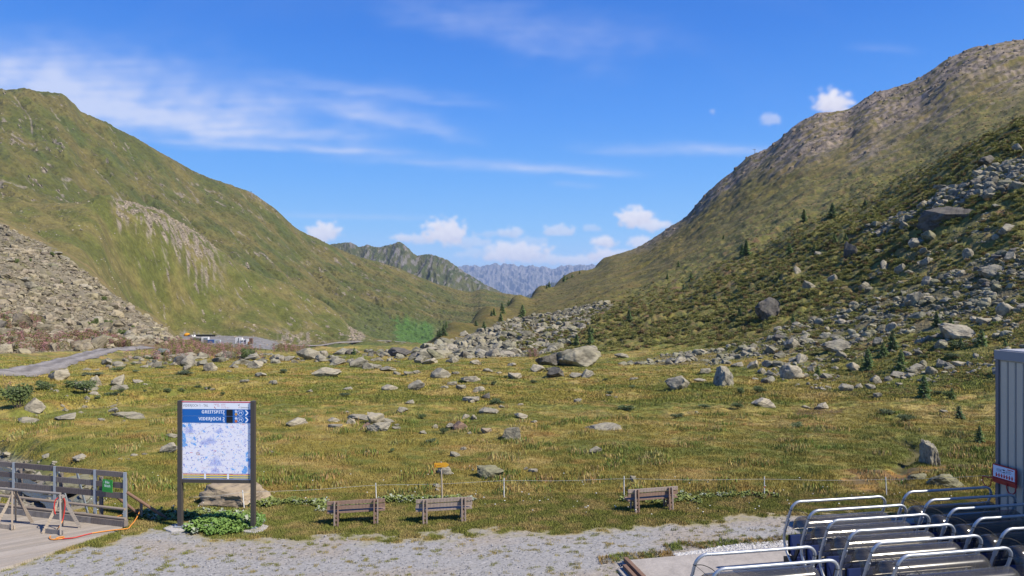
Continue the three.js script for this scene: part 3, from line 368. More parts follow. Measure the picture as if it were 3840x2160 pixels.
put(C7, [
  [430, 242, 192, 58, 'large pale flat topped boulder near the far edge of the meadow', { m: 'pale' }], [1198, 252, 146, 62, 'wide pyramid shaped boulder in the middle of the far meadow'], [1405, 284, 142, 42, 'wedge shaped slab tilted to the right in the far meadow', { m: 'pale' }], [1870, 214, 102, 50, 'pale domed stone in front of the pair of huge boulders', { m: 'pale' }], [1990, 252, 126, 68, 'dark domed boulder below the pair of huge boulders', { m: 'dark' }], [2215, 250, 88, 54, 'square boulder right of the dark domed boulder'], [1715, 264, 96, 44, 'pale blocky stone left of the dark domed boulder', { m: 'pale' }],
  [1040, 342, 116, 68, 'rounded two tone boulder in the meadow centre left'], [845, 337, 122, 32, 'low spread stone left of the rounded two tone boulder', { m: 'pale' }], [1462, 354, 82, 38, 'white lichened stone behind the knobbly grey one', { m: 'pale' }], [1512, 397, 62, 40, 'knobbly dark grey stone right of the low pale mound', { m: 'dark' }], [1415, 417, 122, 34, 'low pale mound of stone in the middle of the meadow', { m: 'pale' }], [940, 494, 76, 34, 'hooked small boulder above the central rock cluster'], [213, 582, 156, 44, 'flat wide boulder right of the map board top', { m: 'pale' }],
  [640, 547, 182, 32, 'flat slab at the back of the central rock cluster'], [580, 572, 72, 38, 'pale stone at the left of the central rock cluster', { m: 'pale' }], [745, 572, 122, 74, 'tallest boulder of the central rock cluster'], [692, 607, 62, 42, 'rust stained stone in the central rock cluster', { m: 'rust' }], [772, 620, 166, 54, 'grey front boulder of the central rock cluster'], [1535, 502, 132, 34, 'broad low stone right of centre in the meadow'], [1270, 602, 72, 34, 'pale stone at the left of the reddish boulder', { m: 'pale' }], [1330, 607, 112, 48, 'reddish brown boulder in the middle of the meadow', { m: 'rust' }], [1518, 634, 76, 34, 'tan wedge stone left of the tall upright boulder', { m: 'tan' }],
  [1685, 682, 132, 88, 'tall upright grey boulder alone in the near meadow', { deep: .8, block: 2 }], [2325, 614, 252, 28, 'long flat rock slab lying level in the grass'], [2270, 774, 82, 44, 'small pointed stone alone in the right meadow'], [1750, 534, 96, 34, 'grey stone above the tall upright boulder'], [1200, 877, 84, 28, 'dark stone behind the yellow arrow sign', { m: 'dark' }], [1230, 922, 122, 56, 'grey stone behind the signpost pole'], [1545, 947, 182, 78, 'mossy hump boulder behind the fence wire', { m: 'moss' }], [2530, 972, 44, 44, 'small stone next to the fence post behind the right bench'],
  [1945, 165, 182, 78, 'dark left one of the pair of huge boulders', { m: 'dark', deep: .7 }], [2130, 168, 340, 134, 'huge grey boulder at the foot of the right slope', { m: 'grey', v: 2, deep: .8 }], [915, 106, 172, 58, 'dark brown boulder on the rockfall edge', { m: 'dark' }], [1160, 122, 132, 74, 'steep sided pale boulder on the rockfall edge', { m: 'moss' }], [290, 132, 164, 78, 'large layered boulder at the far meadow edge left of the rockfall', { m: 'grey' }], [560, 92, 48, 42, 'small dark block standing beside a little tree at the meadow edge', { m: 'dark' }],
]);
put(C7, [[42, 302, 72, 32], [292, 354, 52, 22], [900, 230, 56, 24], [975, 234, 72, 24], [1037, 224, 62, 22], [1305, 227, 56, 18], [1525, 214, 72, 24], [1600, 223, 50, 11], [1965, 207, 92, 30], [2140, 250, 104, 30], [1275, 304, 72, 26], [555, 335, 72, 17], [1225, 327, 62, 19], [1345, 335, 72, 32], [1418, 427, 42, 22], [985, 434, 66, 26], [2145, 427, 57, 30], [2410, 394, 36, 15], [2360, 382, 42, 13], [1620, 460, 42, 20], [1750, 442, 42, 13], [550, 498, 62, 15], [1375, 532, 52, 27], [1430, 542, 40, 32], [1845, 562, 46, 13], [460, 557, 87, 27], [480, 602, 112, 26], [830, 564, 112, 26], [900, 584, 42, 15], [893, 609, 62, 17], [1163, 602, 46, 26], [1080, 640, 56, 19], [1400, 642, 36, 19], [1355, 754, 46, 24], [1300, 797, 77, 34], [690, 774, 46, 13], [35, 772, 42, 15], [1790, 890, 30, 22], [1840, 907, 67, 26], [1175, 1012, 62, 26], [1180, 1037, 42, 24], [640, 182, 122, 68], [700, 192, 92, 42], [490, 162, 104, 48], [760, 192, 62, 32], [840, 207, 122, 30], [380, 140, 90, 40], [1050, 150, 70, 36], [1120, 160, 120, 40], [1280, 150, 90, 36], [1440, 160, 80, 30], [1690, 170, 60, 20], [1880, 130, 50, 20], [2450, 115, 100, 30], [2530, 270, 60, 18], [60, 130, 80, 40], [150, 140, 90, 36]], 'stones in the middle of the meadow', 'low grey stone lying in the middle of the meadow');
put(C6, [
  [410, 662, 124, 128, 'tree stump shaped upright boulder on the right of the meadow', { m: 'grey', deep: .9, block: 1 }], [75, 697, 172, 92, 'wide split boulder left of the stump shaped boulder', { m: 'grey' }], [620, 547, 92, 62, 'pointed pale stone right of the stump shaped boulder', { m: 'pale' }], [905, 622, 162, 98, 'broad boulder at the foot of the right slope scree', { m: 'pale' }], [1345, 562, 92, 62, 'round boulder left of the small spruces', { m: 'pale' }], [1510, 652, 82, 57, 'conical stone below the small spruces'], [1230, 432, 224, 88, 'long whaleback boulder halfway up the right scree', { m: 'grey' }], [1115, 837, 92, 46, 'flat stone beside the muddy pool'], [700, 822, 162, 56, 'low tilted slab left of the muddy pool', { m: 'pale' }],
  [1905, 1240, 104, 165, 'tall boulder with a mossy cap beyond the fence on the right', { m: 'grey', deep: 1.2, block: 2 }], [2080, 342, 262, 112, 'long diagonal slab boulder above the metal building', { m: 'pale', tilt: .35 }], [730, 195, 184, 150, 'big dark cubic boulder on the right slope', { m: 'dark' }], [1790, 85, 112, 92, 'squat tower boulder in the right scree'], [2440, 164, 152, 92, 'rounded boulder at the right edge of the scree', { m: 'pale' }], [1990, 542, 92, 62, 'right hand boulder of the cluster above the metal building'],
]);
put(C6, [[270, 582, 87, 42], [505, 532, 92, 36], [975, 497, 112, 57], [915, 392, 122, 62], [1295, 707, 102, 52], [1520, 757, 62, 37], [1465, 692, 72, 37], [1520, 382, 82, 62], [1820, 367, 62, 37], [1905, 592, 102, 62], [1800, 572, 104, 57], [1660, 607, 112, 42], [2230, 477, 42, 42], [2000, 862, 52, 19], [215, 864, 26, 15], [1000, 830, 62, 19], [1110, 692, 42, 21], [1680, 667, 52, 21], [760, 600, 80, 40], [690, 580, 70, 40], [1000, 610, 50, 30], [1040, 570, 50, 50], [2110, 530, 110, 36], [100, 500, 90, 40], [20, 510, 60, 40], [170, 470, 80, 44], [1260, 470, 100, 56], [2300, 230, 110, 50], [1850, 60, 120, 40], [2220, 210, 60, 40], [240, 640, 90, 20], [1380, 690, 60, 40], [1220, 560, 60, 30]], 'stones at the foot of the right slope', 'grey stone at the foot of the right slope');
put(C5, [[2130, 545, 265, 120, 'huge dark leaning boulder high on the right scree', { m: 'dark', tilt: .28 }], [2355, 192, 134, 62, 'dark boulder on the skyline of the right scree', { m: 'dark' }], [2020, 637, 84, 62, 'dark block below the huge leaning boulder', { m: 'moss' }], [1560, 735, 94, 92, 'tall split boulder left in the upper scree', { m: 'dark' }], [2385, 852, 144, 74, 'overhanging boulder in the middle of the right scree', { m: 'grey' }]]);
put(C5, [[1945, 682, 94, 62], [1240, 827, 62, 42], [1370, 717, 52, 22], [2470, 595, 90, 60], [1870, 560, 60, 40], [2330, 230, 60, 44], [2540, 110, 60, 50], [2550, 330, 110, 50], [2450, 330, 80, 40], [2100, 330, 90, 30], [1990, 440, 80, 44], [1640, 920, 70, 44], [1760, 800, 90, 50], [1850, 820, 70, 50], [2000, 780, 70, 50], [2010, 890, 70, 50], [2250, 740, 60, 60], [2490, 760, 70, 60], [1310, 910, 70, 40], [1450, 870, 60, 40]], 'boulders in the upper right scree', 'angular grey boulder in the upper right scree');
put(C1, [[2290, 645, 700, 208, 'large tan boulder behind the legs of the map board', { m: 'tan', block: 0, deep: .6 }], [770, 212, 164, 52, 'flat stone in the grass beyond the bridge railing', { m: 'pale' }], [1650, 132, 176, 98, 'pale stone at the left side of the map board', { m: 'pale' }], [65, 167, 114, 42, 'white wet stone at the edge of the brook', { m: 'pale' }], [700, 545, 560, 130, 'broad flat boulder seen through the bridge railing', { m: 'moss', v: 3 }], [800, 625, 240, 90, 'greenish boulder behind the bridge railing posts', { m: 'blue' }]]);
put(C1, [[1400, 147, 62, 22], [1300, 157, 84, 16], [1160, 195, 60, 14], [1240, 192, 50, 12], [250, 225, 50, 26], [800, 735, 100, 30]], 'small stones near the bridge', 'small flat stone in the turf near the bridge');
put(CF, [[1830, 312, 335, 112, 'wide flat rock at the corner of the metal building', { m: 'moss', v: 4, deep: .7 }], [1590, 240, 164, 46, 'low earthy stone left of the wide flat rock', { m: 'moss' }]]);
function scatter(poly, n, smin, smax, pow, seed, cb) { const r = rng(seed), xs = poly.map(p => p[0]), ds = poly.map(p => p[1]); const x0 = Math.min(...xs), x1 = Math.max(...xs), d0 = Math.min(...ds), d1 = Math.max(...ds); let k = 0, tries = 0; while (k < n && tries++ < n * 80) { const x = lerp(x0, x1, r()), d = lerp(d0, d1, r()); if (!inside(poly, x + 2 * N2(x / 7, d / 7), d + 3 * N2(x / 8 + 5, d / 8))) continue; if (r() > Math.pow(d0 / d, 1.25)) continue; const s = smin * Math.pow(1 - r() * (1 - Math.pow(smin / smax, pow)), -1 / pow); cb(x, d, s, r); k++; } }
const screeLabel = { left: ['angular grey boulder lying in the left hand scree slope', 'boulders in the left scree'], mid: ['angular grey boulder in the rockfall across the valley floor', 'boulders in the valley rockfall'], right: ['angular grey boulder in the right hand scree slope', 'boulders in the right scree'] };
const q4 = new THREE.Quaternion(), e4 = new THREE.Euler(), m4 = new THREE.Matrix4();
function screeField(name, label, poly, n, smin, smax, pow, seed, tint, dens, indiv, key) {
  const lists = chipGeos.map(() => []); let made = 0;
  scatter(poly, n, smin, smax, pow, seed, (x, d, s, r) => {
    if (dens && r() > dens(x, d)) return; const fl = lerp(.32, .78, r()), y = G(x, d);
    if (s > indiv[0] && made < indiv[1]) { made++; const m = mesh('boulder', rockGeos[Math.floor(r() * 12)], ROCK[r() < .2 ? 'dark' : r() < .35 ? 'moss' : r() < .6 ? 'pale' : 'grey']); m.position.set(x, y, -d); m.scale.set(s * 1.15, s * fl * .8, s); m.rotation.y = r() * 6.28; m.rotation.z = (r() - .5) * .3; tag(m, screeLabel[key][0], 'boulder', screeLabel[key][1]); return; }
    lists[Math.floor(r() * 6)].push([x, y - s * .06, d, s, fl, r() * 6.28, (r() - .5) * .8, r()]);
  });
  const geos = []; lists.forEach((L, k) => { if (!L.length) return; const im = new THREE.InstancedMesh(chipGeos[k], rm(1, 1, 1, { bumpScale: .02 }), L.length); L.forEach(([x, y, d, s, fl, ry, rz, t], i) => { e4.set(rz * .6, ry, rz); m4.compose(V(x, y, -d), q4.setFromEuler(e4), V(s * 1.2, s * fl, s)); im.setMatrixAt(i, m4); const b = lerp(.6, 1.3, t); im.setColorAt(i, rgb(tint[0] * b, tint[1] * b * lerp(.97, 1.03, hash2(i, k)), tint[2] * b * lerp(.9, 1.06, hash2(k, i)))); }); im.castShadow = im.receiveShadow = true; im.name = numbered(name); tag(im, label, 'scree', null, 'stuff'); scene.add(im); });
}
screeField('scree', 'grey tan scree of small stones on the left slope', talusPoly, 20000, .22, 3.0, 1.7, 501, [.38, .33, .245], (x, d) => sst(-.5, .05, fbm(x / 14, d / 20, 3) + .2), [2.2, 46], 'left');
screeField('rockfall_stones', 'pale grey stones of the rockfall across the valley', midPoly, 9000, .22, 2.8, 1.5, 502, [.36, .335, .26], null, [2.6, 34], 'mid');
screeField('rockfall_stones', 'pale grey stones along the far meadow edge', barPoly, 420, .45, 2.2, 1.4, 503, [.33, .31, .25], (x, d) => sst(-.2, .2, fbm(x / 9, d / 5, 2)), [2.6, 10], 'mid');
screeField('scree', 'pale grey scree band on the right slope', rightA, 13000, .13, 1.6, 1.7, 504, [.335, .32, .24], (x, d) => sst(-.22, .3, fbm(x / 6, d / 7, 3) + .02), [1.25, 30], 'right');
screeField('scree', 'pale grey scree below the right skyline', rightB, 2600, .25, 2.2, 1.4, 505, [.34, .32, .255], null, [2.1, 12], 'right');
screeField('scree', 'scattered small stones among the heath of the right slope', rightC, 4200, .14, 1.3, 1.5, 506, [.36, .335, .26], (x, d) => sst(-.1, .5, fbm(x / 7, d / 9, 3) + .12), [1.3, 10], 'right');

{ // broken rock of the far outcrops
  const add = (name, label, n, seed, pick, tint, geoK) => { const r = rng(seed), L = []; let tr = 0; while (L.length < n && tr++ < n * 60) { const o = pick(r); if (o) L.push(o); } const im = new THREE.InstancedMesh(chipGeos[geoK], rm(1, 1, 1, { bumpScale: .02 }), L.length); L.forEach((o, i) => { e4.set((r() - .5) * (o.rz ? .2 : .6), o.ry, (o.rz || 0) + (r() - .5) * (o.rz ? .2 : .6)); m4.compose(V(o.x, o.y, -o.d), q4.setFromEuler(e4), V(o.s * (o.w || 1.7), o.s * .8, o.s)); im.setMatrixAt(i, m4); const k = lerp(.65, 1.25, r()); im.setColorAt(i, rgb(tint[0] * k, tint[1] * k, tint[2] * k)); }); im.castShadow = im.receiveShadow = true; im.name = numbered(name); tag(im, label, 'rock', null, 'stuff'); scene.add(im); };
  add('outcrop_rock', 'broken grey brown rock ribs below the right crest', 450, 811, r => { const u = lerp(1600, 2750, r()), d = lerp(380, L0.last(u) - 20, Math.pow(r(), .6)), x = (u - CX) / F * d; if (crestRock(x, d, u) < .45 + .4 * r()) return null; const s = lerp(.8, 3.0, r() * r()); return { x, y: G(x, d) - s * .15, d, s, ry: .42 + (r() - .5) * .5, rz: .42, w: 2.4 }; }, [.29, .235, .18], 1);
  add('outcrop_rock', 'pale broken rock of the crag on the left hill', 2600, 812, r => { const u = lerp(270, 930, r()), t = lerp(.1, .99, Math.sqrt(r())), a_ = L1.first(u), d = a_ + (L1.last(u) - a_) * t, x = (u - CX) / F * d; if (rockL1(u, t, x, d) < .4 + .4 * r()) return null; const s = lerp(.35, 1.6, r() * r()); return { x, y: L1.y(u, d) + dyL1(u, t, x, d) - s * .2, d, s, ry: r() * 6.28 }; }, [.46, .39, .305], 3);
  add('outcrop_rock', 'pale stony patches on the left mountain', 1500, 814, r => { const u = lerp(-100, 1000, r()), t = lerp(.1, .97, r()), a_ = L2.first(u), d = a_ + (L2.last(u) - a_) * t, x = (u - CX) / F * d, s_ = .64 * x + .77 * d, f = .77 * x - .64 * d; if (fbm(s_ / 20 + 50, f / 55, 4) < .34 || fbm(s_ / 110 + 20, f / 160, 2) < -.05) return null; const s = lerp(1.2, 3.6, r() * r()); return { x, y: L2.y(u, d) + dyL2(u, t, x, d) - s * .25, d, s, ry: -.88 + (r() - .5) * .6, w: 2.2 }; }, [.42, .35, .275], 5);
  add('outcrop_rock', 'scattered pale stones on the grass of the left hill', 700, 813, r => { const u = lerp(-50, 900, r()), t = lerp(.15, .95, r()), a_ = L1.first(u), d = a_ + (L1.last(u) - a_) * t, x = (u - CX) / F * d; if (fbm(x / 30, d / 30, 3) < .1) return null; const s = lerp(.25, 1.1, r() * r()); return { x, y: L1.y(u, d) + dyL1(u, t, x, d) - s * .15, d, s, ry: r() * 6.28 }; }, [.44, .39, .32], 4); }
// ---------------------------------------------------------------- conifers and shrubs
const needle = (r, g, b) => new THREE.MeshPhysicalMaterial({ color: rgb(r * 1.5, g * 1.5, b * 1.5), roughness: 1, transmission: .3, thickness: 0, side: THREE.DoubleSide });
const needleMats = [needle(.095, .155, .042), needle(.12, .18, .05), needle(.08, .13, .042)], barkMat = std(.10, .075, .055, .95);
function conifer(seed, wide) { const r = rng(seed), tri = []; const limbs = [];
  const push = (a, b, c) => tri.push(a.x, a.y, a.z, b.x, b.y, b.z, c.x, c.y, c.z);
  const LV = 15; for (let l = 0; l < LV; l++) { const t = l / (LV - 1), y = lerp(.07, .97, t), R = wide * Math.pow(1 - t, .8) * (.8 + .35 * r()) + .02, nb = 7; for (let k = 0; k < nb; k++) { if (r() < .22) continue; const a = k / nb * 6.283 + l * 1.1 + r() * .5, len = R * lerp(.45, 1.3, r()), dir = V(Math.cos(a), 0, Math.sin(a)), tip = V(dir.x * len, y - len * lerp(.05, .4, r()), dir.z * len), root = V(0, y, 0); if (l < 11) limbs.push(rod(root, tip, .006, .002, 3)); const side = V(-dir.z, 0, dir.x);
      for (let q = 0; q < 9; q++) { const f = lerp(.15, 1, (q + r() * .7) / 9), c = root.clone().lerp(tip, f), s = lerp(.10, .055, f) * (.8 + .5 * r()) * (1.25 - .6 * t), tw = (r() - .5) * .06; const o = side.clone().multiplyScalar(s * (r() < .5 ? 1 : -1)); push(c.clone().addScaledVector(dir, -s * .4), c.clone().add(o).add(V(tw, -s * .4 + tw, tw)), c.clone().addScaledVector(dir, s * .9).add(V(0, s * .3 * r(), 0))); push(c, c.clone().addScaledVector(o, -.9).add(V(0, s * .55, 0)), c.clone().addScaledVector(dir, s * .8).add(V(0, -s * .3, 0))); } } }
  const cg = new THREE.BufferGeometry(); cg.setAttribute('position', new THREE.Float32BufferAttribute(tri, 3)); cg.computeVertexNormals(); return { crown: cg, limb: mergeGeometries(limbs), trunk: new THREE.CylinderGeometry(.004, .02, 1, 7).translate(0, .47, 0) }; }
const conifers = [conifer(31, .30), conifer(32, .37), conifer(33, .44)];
const treeR = rng(909);
function spruce(u, v, h, label, group, wide) { const p = hit(u, v); if (!p) return; const g = new THREE.Group(); g.name = numbered('spruce_tree'); scene.add(g); const c = conifers[wide === undefined ? Math.floor(treeR() * 3) : wide]; const tr = mesh('trunk', c.trunk, barkMat, g); mesh('limb', c.limb, barkMat, tr); mesh('crown', c.crown, needleMats[Math.floor(treeR() * 3)], g); const H = h * p.s * 1.18; g.position.set(p.x, p.y - .03 * H, -p.d); g.scale.set(H * lerp(.85, 1.15, treeR()), H, H); g.rotation.y = treeR() * 6.28; tag(g, label, 'tree', group); if (group) loose.push([g, u, v, 'small dark spruce']); return g; }
for (const [cx, cy, h, lab] of [[1630, 405, 120, 'tallest of the spruces below the right scree'], [1560, 458, 95, 'bushy spruce left of the tallest one below the right scree'], [1450, 552, 132, 'spruce right of the round boulder'], [1690, 547, 122, 'wide spruce between round boulder and metal building'], [1855, 762, 150, 'spruce nearest the meadow with a long shadow'], [2055, 767, 74, 'low spruce right of the one nearest the meadow'], [2270, 372, 104, 'spruce directly above the metal building roof'], [2110, 908, 84, 'thin young spruce above the flat rock'], [2255, 1072, 104, 'spindly young spruce beside the metal building'], [1090, 592, 58, 'tiny spruce right of the broad boulder']]) { const q = C6([cx, cy, 1, h]); spruce(q[0], q[1], q[3], lab); }
for (const [cx, cy, h] of [[2050, 267, 82], [1950, 232, 72], [2440, 392, 54], [2120, 392, 64], [910, 217, 54], [530, 182, 62]]) { const q = C6([cx, cy, 1, h]); spruce(q[0], q[1], q[3], 'small dark spruce among the rocks of the right scree', 'small spruces in the right scree'); }
for (const [cx, cy, h] of [[1448, 497, 78], [1280, 517, 62], [940, 712, 74], [915, 715, 50], [1195, 717, 62], [1340, 702, 46], [1525, 642, 46], [1460, 642, 46], [540, 787, 32], [615, 867, 42], [570, 937, 42], [755, 992, 46], [250, 1107, 62], [900, 1087, 50], [1220, 1132, 42], [2060, 1132, 72], [2145, 1167, 66], [20, 1252, 72], [35, 1192, 42], [805, 627, 26], [475, 862, 32], [1640, 437, 42]]) { const q = C5([cx, cy, 1, h]); spruce(q[0], q[1], q[3], 'single dark spruce on the heath covered right slope', 'scattered spruces on the right slope'); }
const C4 = a => [(1100 + a[0] / 2.1467) / 1.4907, (850 + a[1] / 2.1467) / 1.4907, 1, a[2] / 3.2];
for (const a of [[1230, 818, 48], [1210, 877, 78], [1180, 882, 52], [1165, 885, 40], [1615, 717, 56], [1680, 682, 62], [1710, 642, 42], [1690, 697, 52], [1845, 722, 82], [1670, 762, 62], [1535, 832, 62], [1470, 797, 42], [2400, 947, 76], [2390, 872, 62], [2280, 957, 82], [1735, 630, 36], [1595, 720, 40]]) { const q = C4(a); spruce(q[0], q[1], q[3], 'larch or spruce on the shoulder above the valley rockfall', 'conifers above the valley rockfall'); }
for (const a of [[2180, 440, 48], [2245, 408, 27], [2060, 490, 44], [2205, 424, 22], [2305, 378, 22], [2040, 500, 30]]) { const q = C4(a); let h = null; for (let k = 0; k < 12 && !h; k++) h = hit(q[0], q[1] + k * 1.0); if (h) spruce(q[0], HZ + (CH - h.y) / h.d * F, q[3], 'small spruce standing on the skyline of the right slope', 'spruces on the right skyline'); }
{ const q = C4([490, 1032, 52]); spruce(q[0], q[1], q[3], 'lone little conifer at the far meadow edge'); }
const leafMats = [[.12, .165, .045], [.095, .13, .042], [.16, .21, .05]].map(([r, g, b_]) => new THREE.MeshPhysicalMaterial({ color: rgb(r, g, b_), roughness: 1, transmission: .3, thickness: 0, side: THREE.DoubleSide }));
function bushGeo(seed, n, leaf) { const r = rng(seed), tri = [], lobes = []; for (let k = 0; k < 9; k++) { const a = r() * 6.283, q = r() * .34; lobes.push([Math.cos(a) * q, lerp(.25, .66, r()), Math.sin(a) * q, lerp(.15, .28, r())]); } for (let k = 0; k < n; k++) { const [x, y, z, R] = lobes[Math.floor(r() * 9)]; const zz = r() * 2 - 1, a = r() * 6.283, q = Math.sqrt(1 - zz * zz), rad = R * Math.pow(r(), .33); const c = V(x + q * Math.cos(a) * rad, Math.max(.02, y + zz * rad), z + q * Math.sin(a) * rad); const o = V(r() - .5, r() - .2, r() - .5).normalize().multiplyScalar(leaf), s = V(r() - .5, r() - .5, r() - .5).normalize().multiplyScalar(leaf * .45); const e = c.clone().add(o), l = c.clone().addScaledVector(o, .5).add(s), m = c.clone().addScaledVector(o, .5).sub(s); for (const v of [c, l, e, c, e, m]) tri.push(v.x, v.y, v.z); } const g = new THREE.BufferGeometry(); g.setAttribute('position', new THREE.Float32BufferAttribute(tri, 3)); g.computeVertexNormals(); const st = []; for (const [x, y, z] of lobes) st.push(rod(V(x * .2, 0, z * .2), V(x, y, z), .012, .005, 4)); return { leaves: g, stems: mergeGeometries(st) }; }
const bushes = [bushGeo(61, 1200, .08), bushGeo(62, 1200, .09), bushGeo(63, 900, .11)];
function shrub(u, v, w, h, label, group, mi) { const p = hit(u, v); if (!p) return; const g = new THREE.Group(); g.name = numbered('shrub'); scene.add(g); const b = bushes[Math.floor(treeR() * 3)]; mesh('foliage', b.leaves, leafMats[mi === undefined ? Math.floor(treeR() * 2) : mi], g); mesh('stem', b.stems, barkMat, g); g.position.set(p.x, p.y - .06 * h * p.s, -p.d - .3 * w * p.s); g.position.y = Math.min(g.position.y, G(p.x, p.d + .3 * w * p.s)); g.scale.set(w * p.s * 1.15, h * p.s * 1.2, w * p.s * .9); g.rotation.y = treeR() * 6.28; tag(g, label, 'shrub', group); if (group) loose.push([g, u, v, 'low green shrub']); return g; }
const CL = a => [a[0] / 1.317 / 1.4907, (300 + a[1] / 1.317) / 1.4907, a[2] / 1.963, a[3] / 1.963];
for (const a of [[470, 1222, 30, 48], [438, 1222, 40, 34], [595, 1262, 44, 32], [590, 1308, 40, 38], [510, 1097, 30, 30], [465, 1080, 26, 24], [285, 1007, 36, 28], [250, 872, 30, 26], [80, 907, 18, 30], [148, 902, 18, 22], [500, 1292, 30, 26], [525, 1207, 44, 24], [650, 1232, 30, 20], [350, 1200, 18, 26], [410, 1305, 24, 16]]) { const q = CL(a); shrub(q[0], q[1], q[2], q[3], 'green alder bush growing in the left scree', 'alder bushes in the left scree', 2); }
for (const a of [[1130, 1327, 46, 28], [1215, 1378, 70, 56], [1240, 1368, 40, 40]]) { const q = CL(a); shrub(q[0], q[1], q[2], q[3], 'willow bush below the builders yard', 'willow bushes below the builders yard', 0); }
for (const [a, lab] of [[[110, 1010, 330, 250], 'tall dense willow bush at the left edge by the brook'], [[400, 815, 190, 90], 'dark willow bush on the left bank of the brook'], [[760, 850, 300, 130], 'dark willow bush in front of the brookside slab'], [[690, 800, 200, 90], 'grey green willow bush left of the brookside slab']]) { const q = C2(a); shrub(q[0], q[1], q[2], q[3], lab, null, 0); }
for (const a of [[1110, 632, 180, 45], [1160, 840, 80, 50], [1610, 525, 150, 32], [1430, 512, 80, 30], [1760, 662, 200, 38], [860, 668, 180, 28], [1610, 832, 100, 44], [1740, 828, 90, 40], [1900, 790, 70, 30], [2145, 860, 60, 34], [2000, 795, 60, 26], [2320, 555, 120, 44], [1060, 868, 130, 44], [1390, 830, 40, 26], [1290, 640, 100, 26], [1540, 600, 110, 22], [930, 895, 90, 30], [360, 760, 90, 50], [1270, 570, 80, 26]]) { const q = C2(a); shrub(q[0], q[1], q[2], q[3], 'low dark willow bush in the left meadow', 'low willow bushes in the left meadow'); }
for (const a of [[105, 222, 90, 28], [530, 388, 90, 30], [1070, 540, 70, 34], [1220, 645, 80, 45], [865, 770, 50, 30], [1130, 700, 80, 24], [1840, 294, 70, 28], [1565, 305, 55, 30], [1505, 305, 45, 18], [2370, 372, 55, 28], [2485, 482, 120, 40], [1590, 440, 120, 40], [2335, 280, 45, 26], [2530, 328, 70, 26], [1645, 257, 45, 22]]) { const q = C7(a); shrub(q[0], q[1], q[2], q[3], 'small dark shrub in the middle of the meadow', 'small shrubs in the middle meadow'); }
for (const a of [[540, 742, 90, 60], [520, 840, 110, 44], [280, 835, 110, 30], [80, 900, 90, 34], [2080, 480, 120, 46], [1970, 735, 70, 30], [2050, 768, 90, 60], [2130, 400, 120, 60], [680, 720, 110, 50], [1860, 480, 80, 34], [1620, 880, 130, 40], [1740, 930, 140, 50], [950, 970, 120, 36]]) { const q = C6(a); shrub(q[0], q[1], q[2], q[3], 'low green shrub at the foot of the right slope', 'low shrubs at the foot of the right slope'); }
// ground cover nobody could count
function instanced(name, label, category, geo, mat, list, kind = 'stuff') { const im = new THREE.InstancedMesh(geo, mat, list.length); list.forEach((o, i) => { e4.set(o.rx || 0, o.ry, o.rz || 0); m4.compose(V(o.x, o.y, -o.d), q4.setFromEuler(e4), V(o.s, o.sy || o.s, o.s)); im.setMatrixAt(i, m4); im.setColorAt(i, rgb(o.c[0], o.c[1], o.c[2])); }); im.castShadow = im.receiveShadow = true; im.name = numbered(name); tag(im, label, category, null, kind); scene.add(im); return im; }
{ // cobbles in and along the brook
  const L = [], r = rng(717); for (let k = 0; k < 1500; k++) { const i = Math.floor(r() * (streamPts.length - 2)), t = r(), x = lerp(streamPts[i][0], streamPts[i + 1][0], t) + (r() + r() - 1) * 2.0, d = lerp(streamPts[i][1], streamPts[i + 1][1], t) + (r() + r() - 1) * 1.2; if (inside([[-12.2, 21.6], [-17.4, 23.05], [-24, 24.8], [-24, 15], [-15.6, 15]], x, d)) continue; const s = .05 * Math.pow(1 - r() * .985, -.45), b = lerp(.5, 1.1, r()); L.push({ x, y: G(x, d) - s * .1, d, s: s * 2, sy: s * 1.4, ry: r() * 6.28, rx: (r() - .5) * .5, c: [.40 * b, .375 * b, .31 * b] }); }
  const im = new THREE.InstancedMesh(chipGeos[2], rm(1, 1, 1, { bumpScale: .01 }), L.length); L.forEach((o, i) => { e4.set(o.rx, o.ry, 0); m4.compose(V(o.x, o.y, -o.d), q4.setFromEuler(e4), V(o.s, o.sy, o.s)); im.setMatrixAt(i, m4); im.setColorAt(i, rgb(o.c[0], o.c[1], o.c[2])); }); im.castShadow = im.receiveShadow = true; im.name = numbered('brook_stones'); tag(im, 'grey cobbles in the bed of the brook', 'stones', null, 'stuff'); scene.add(im); }
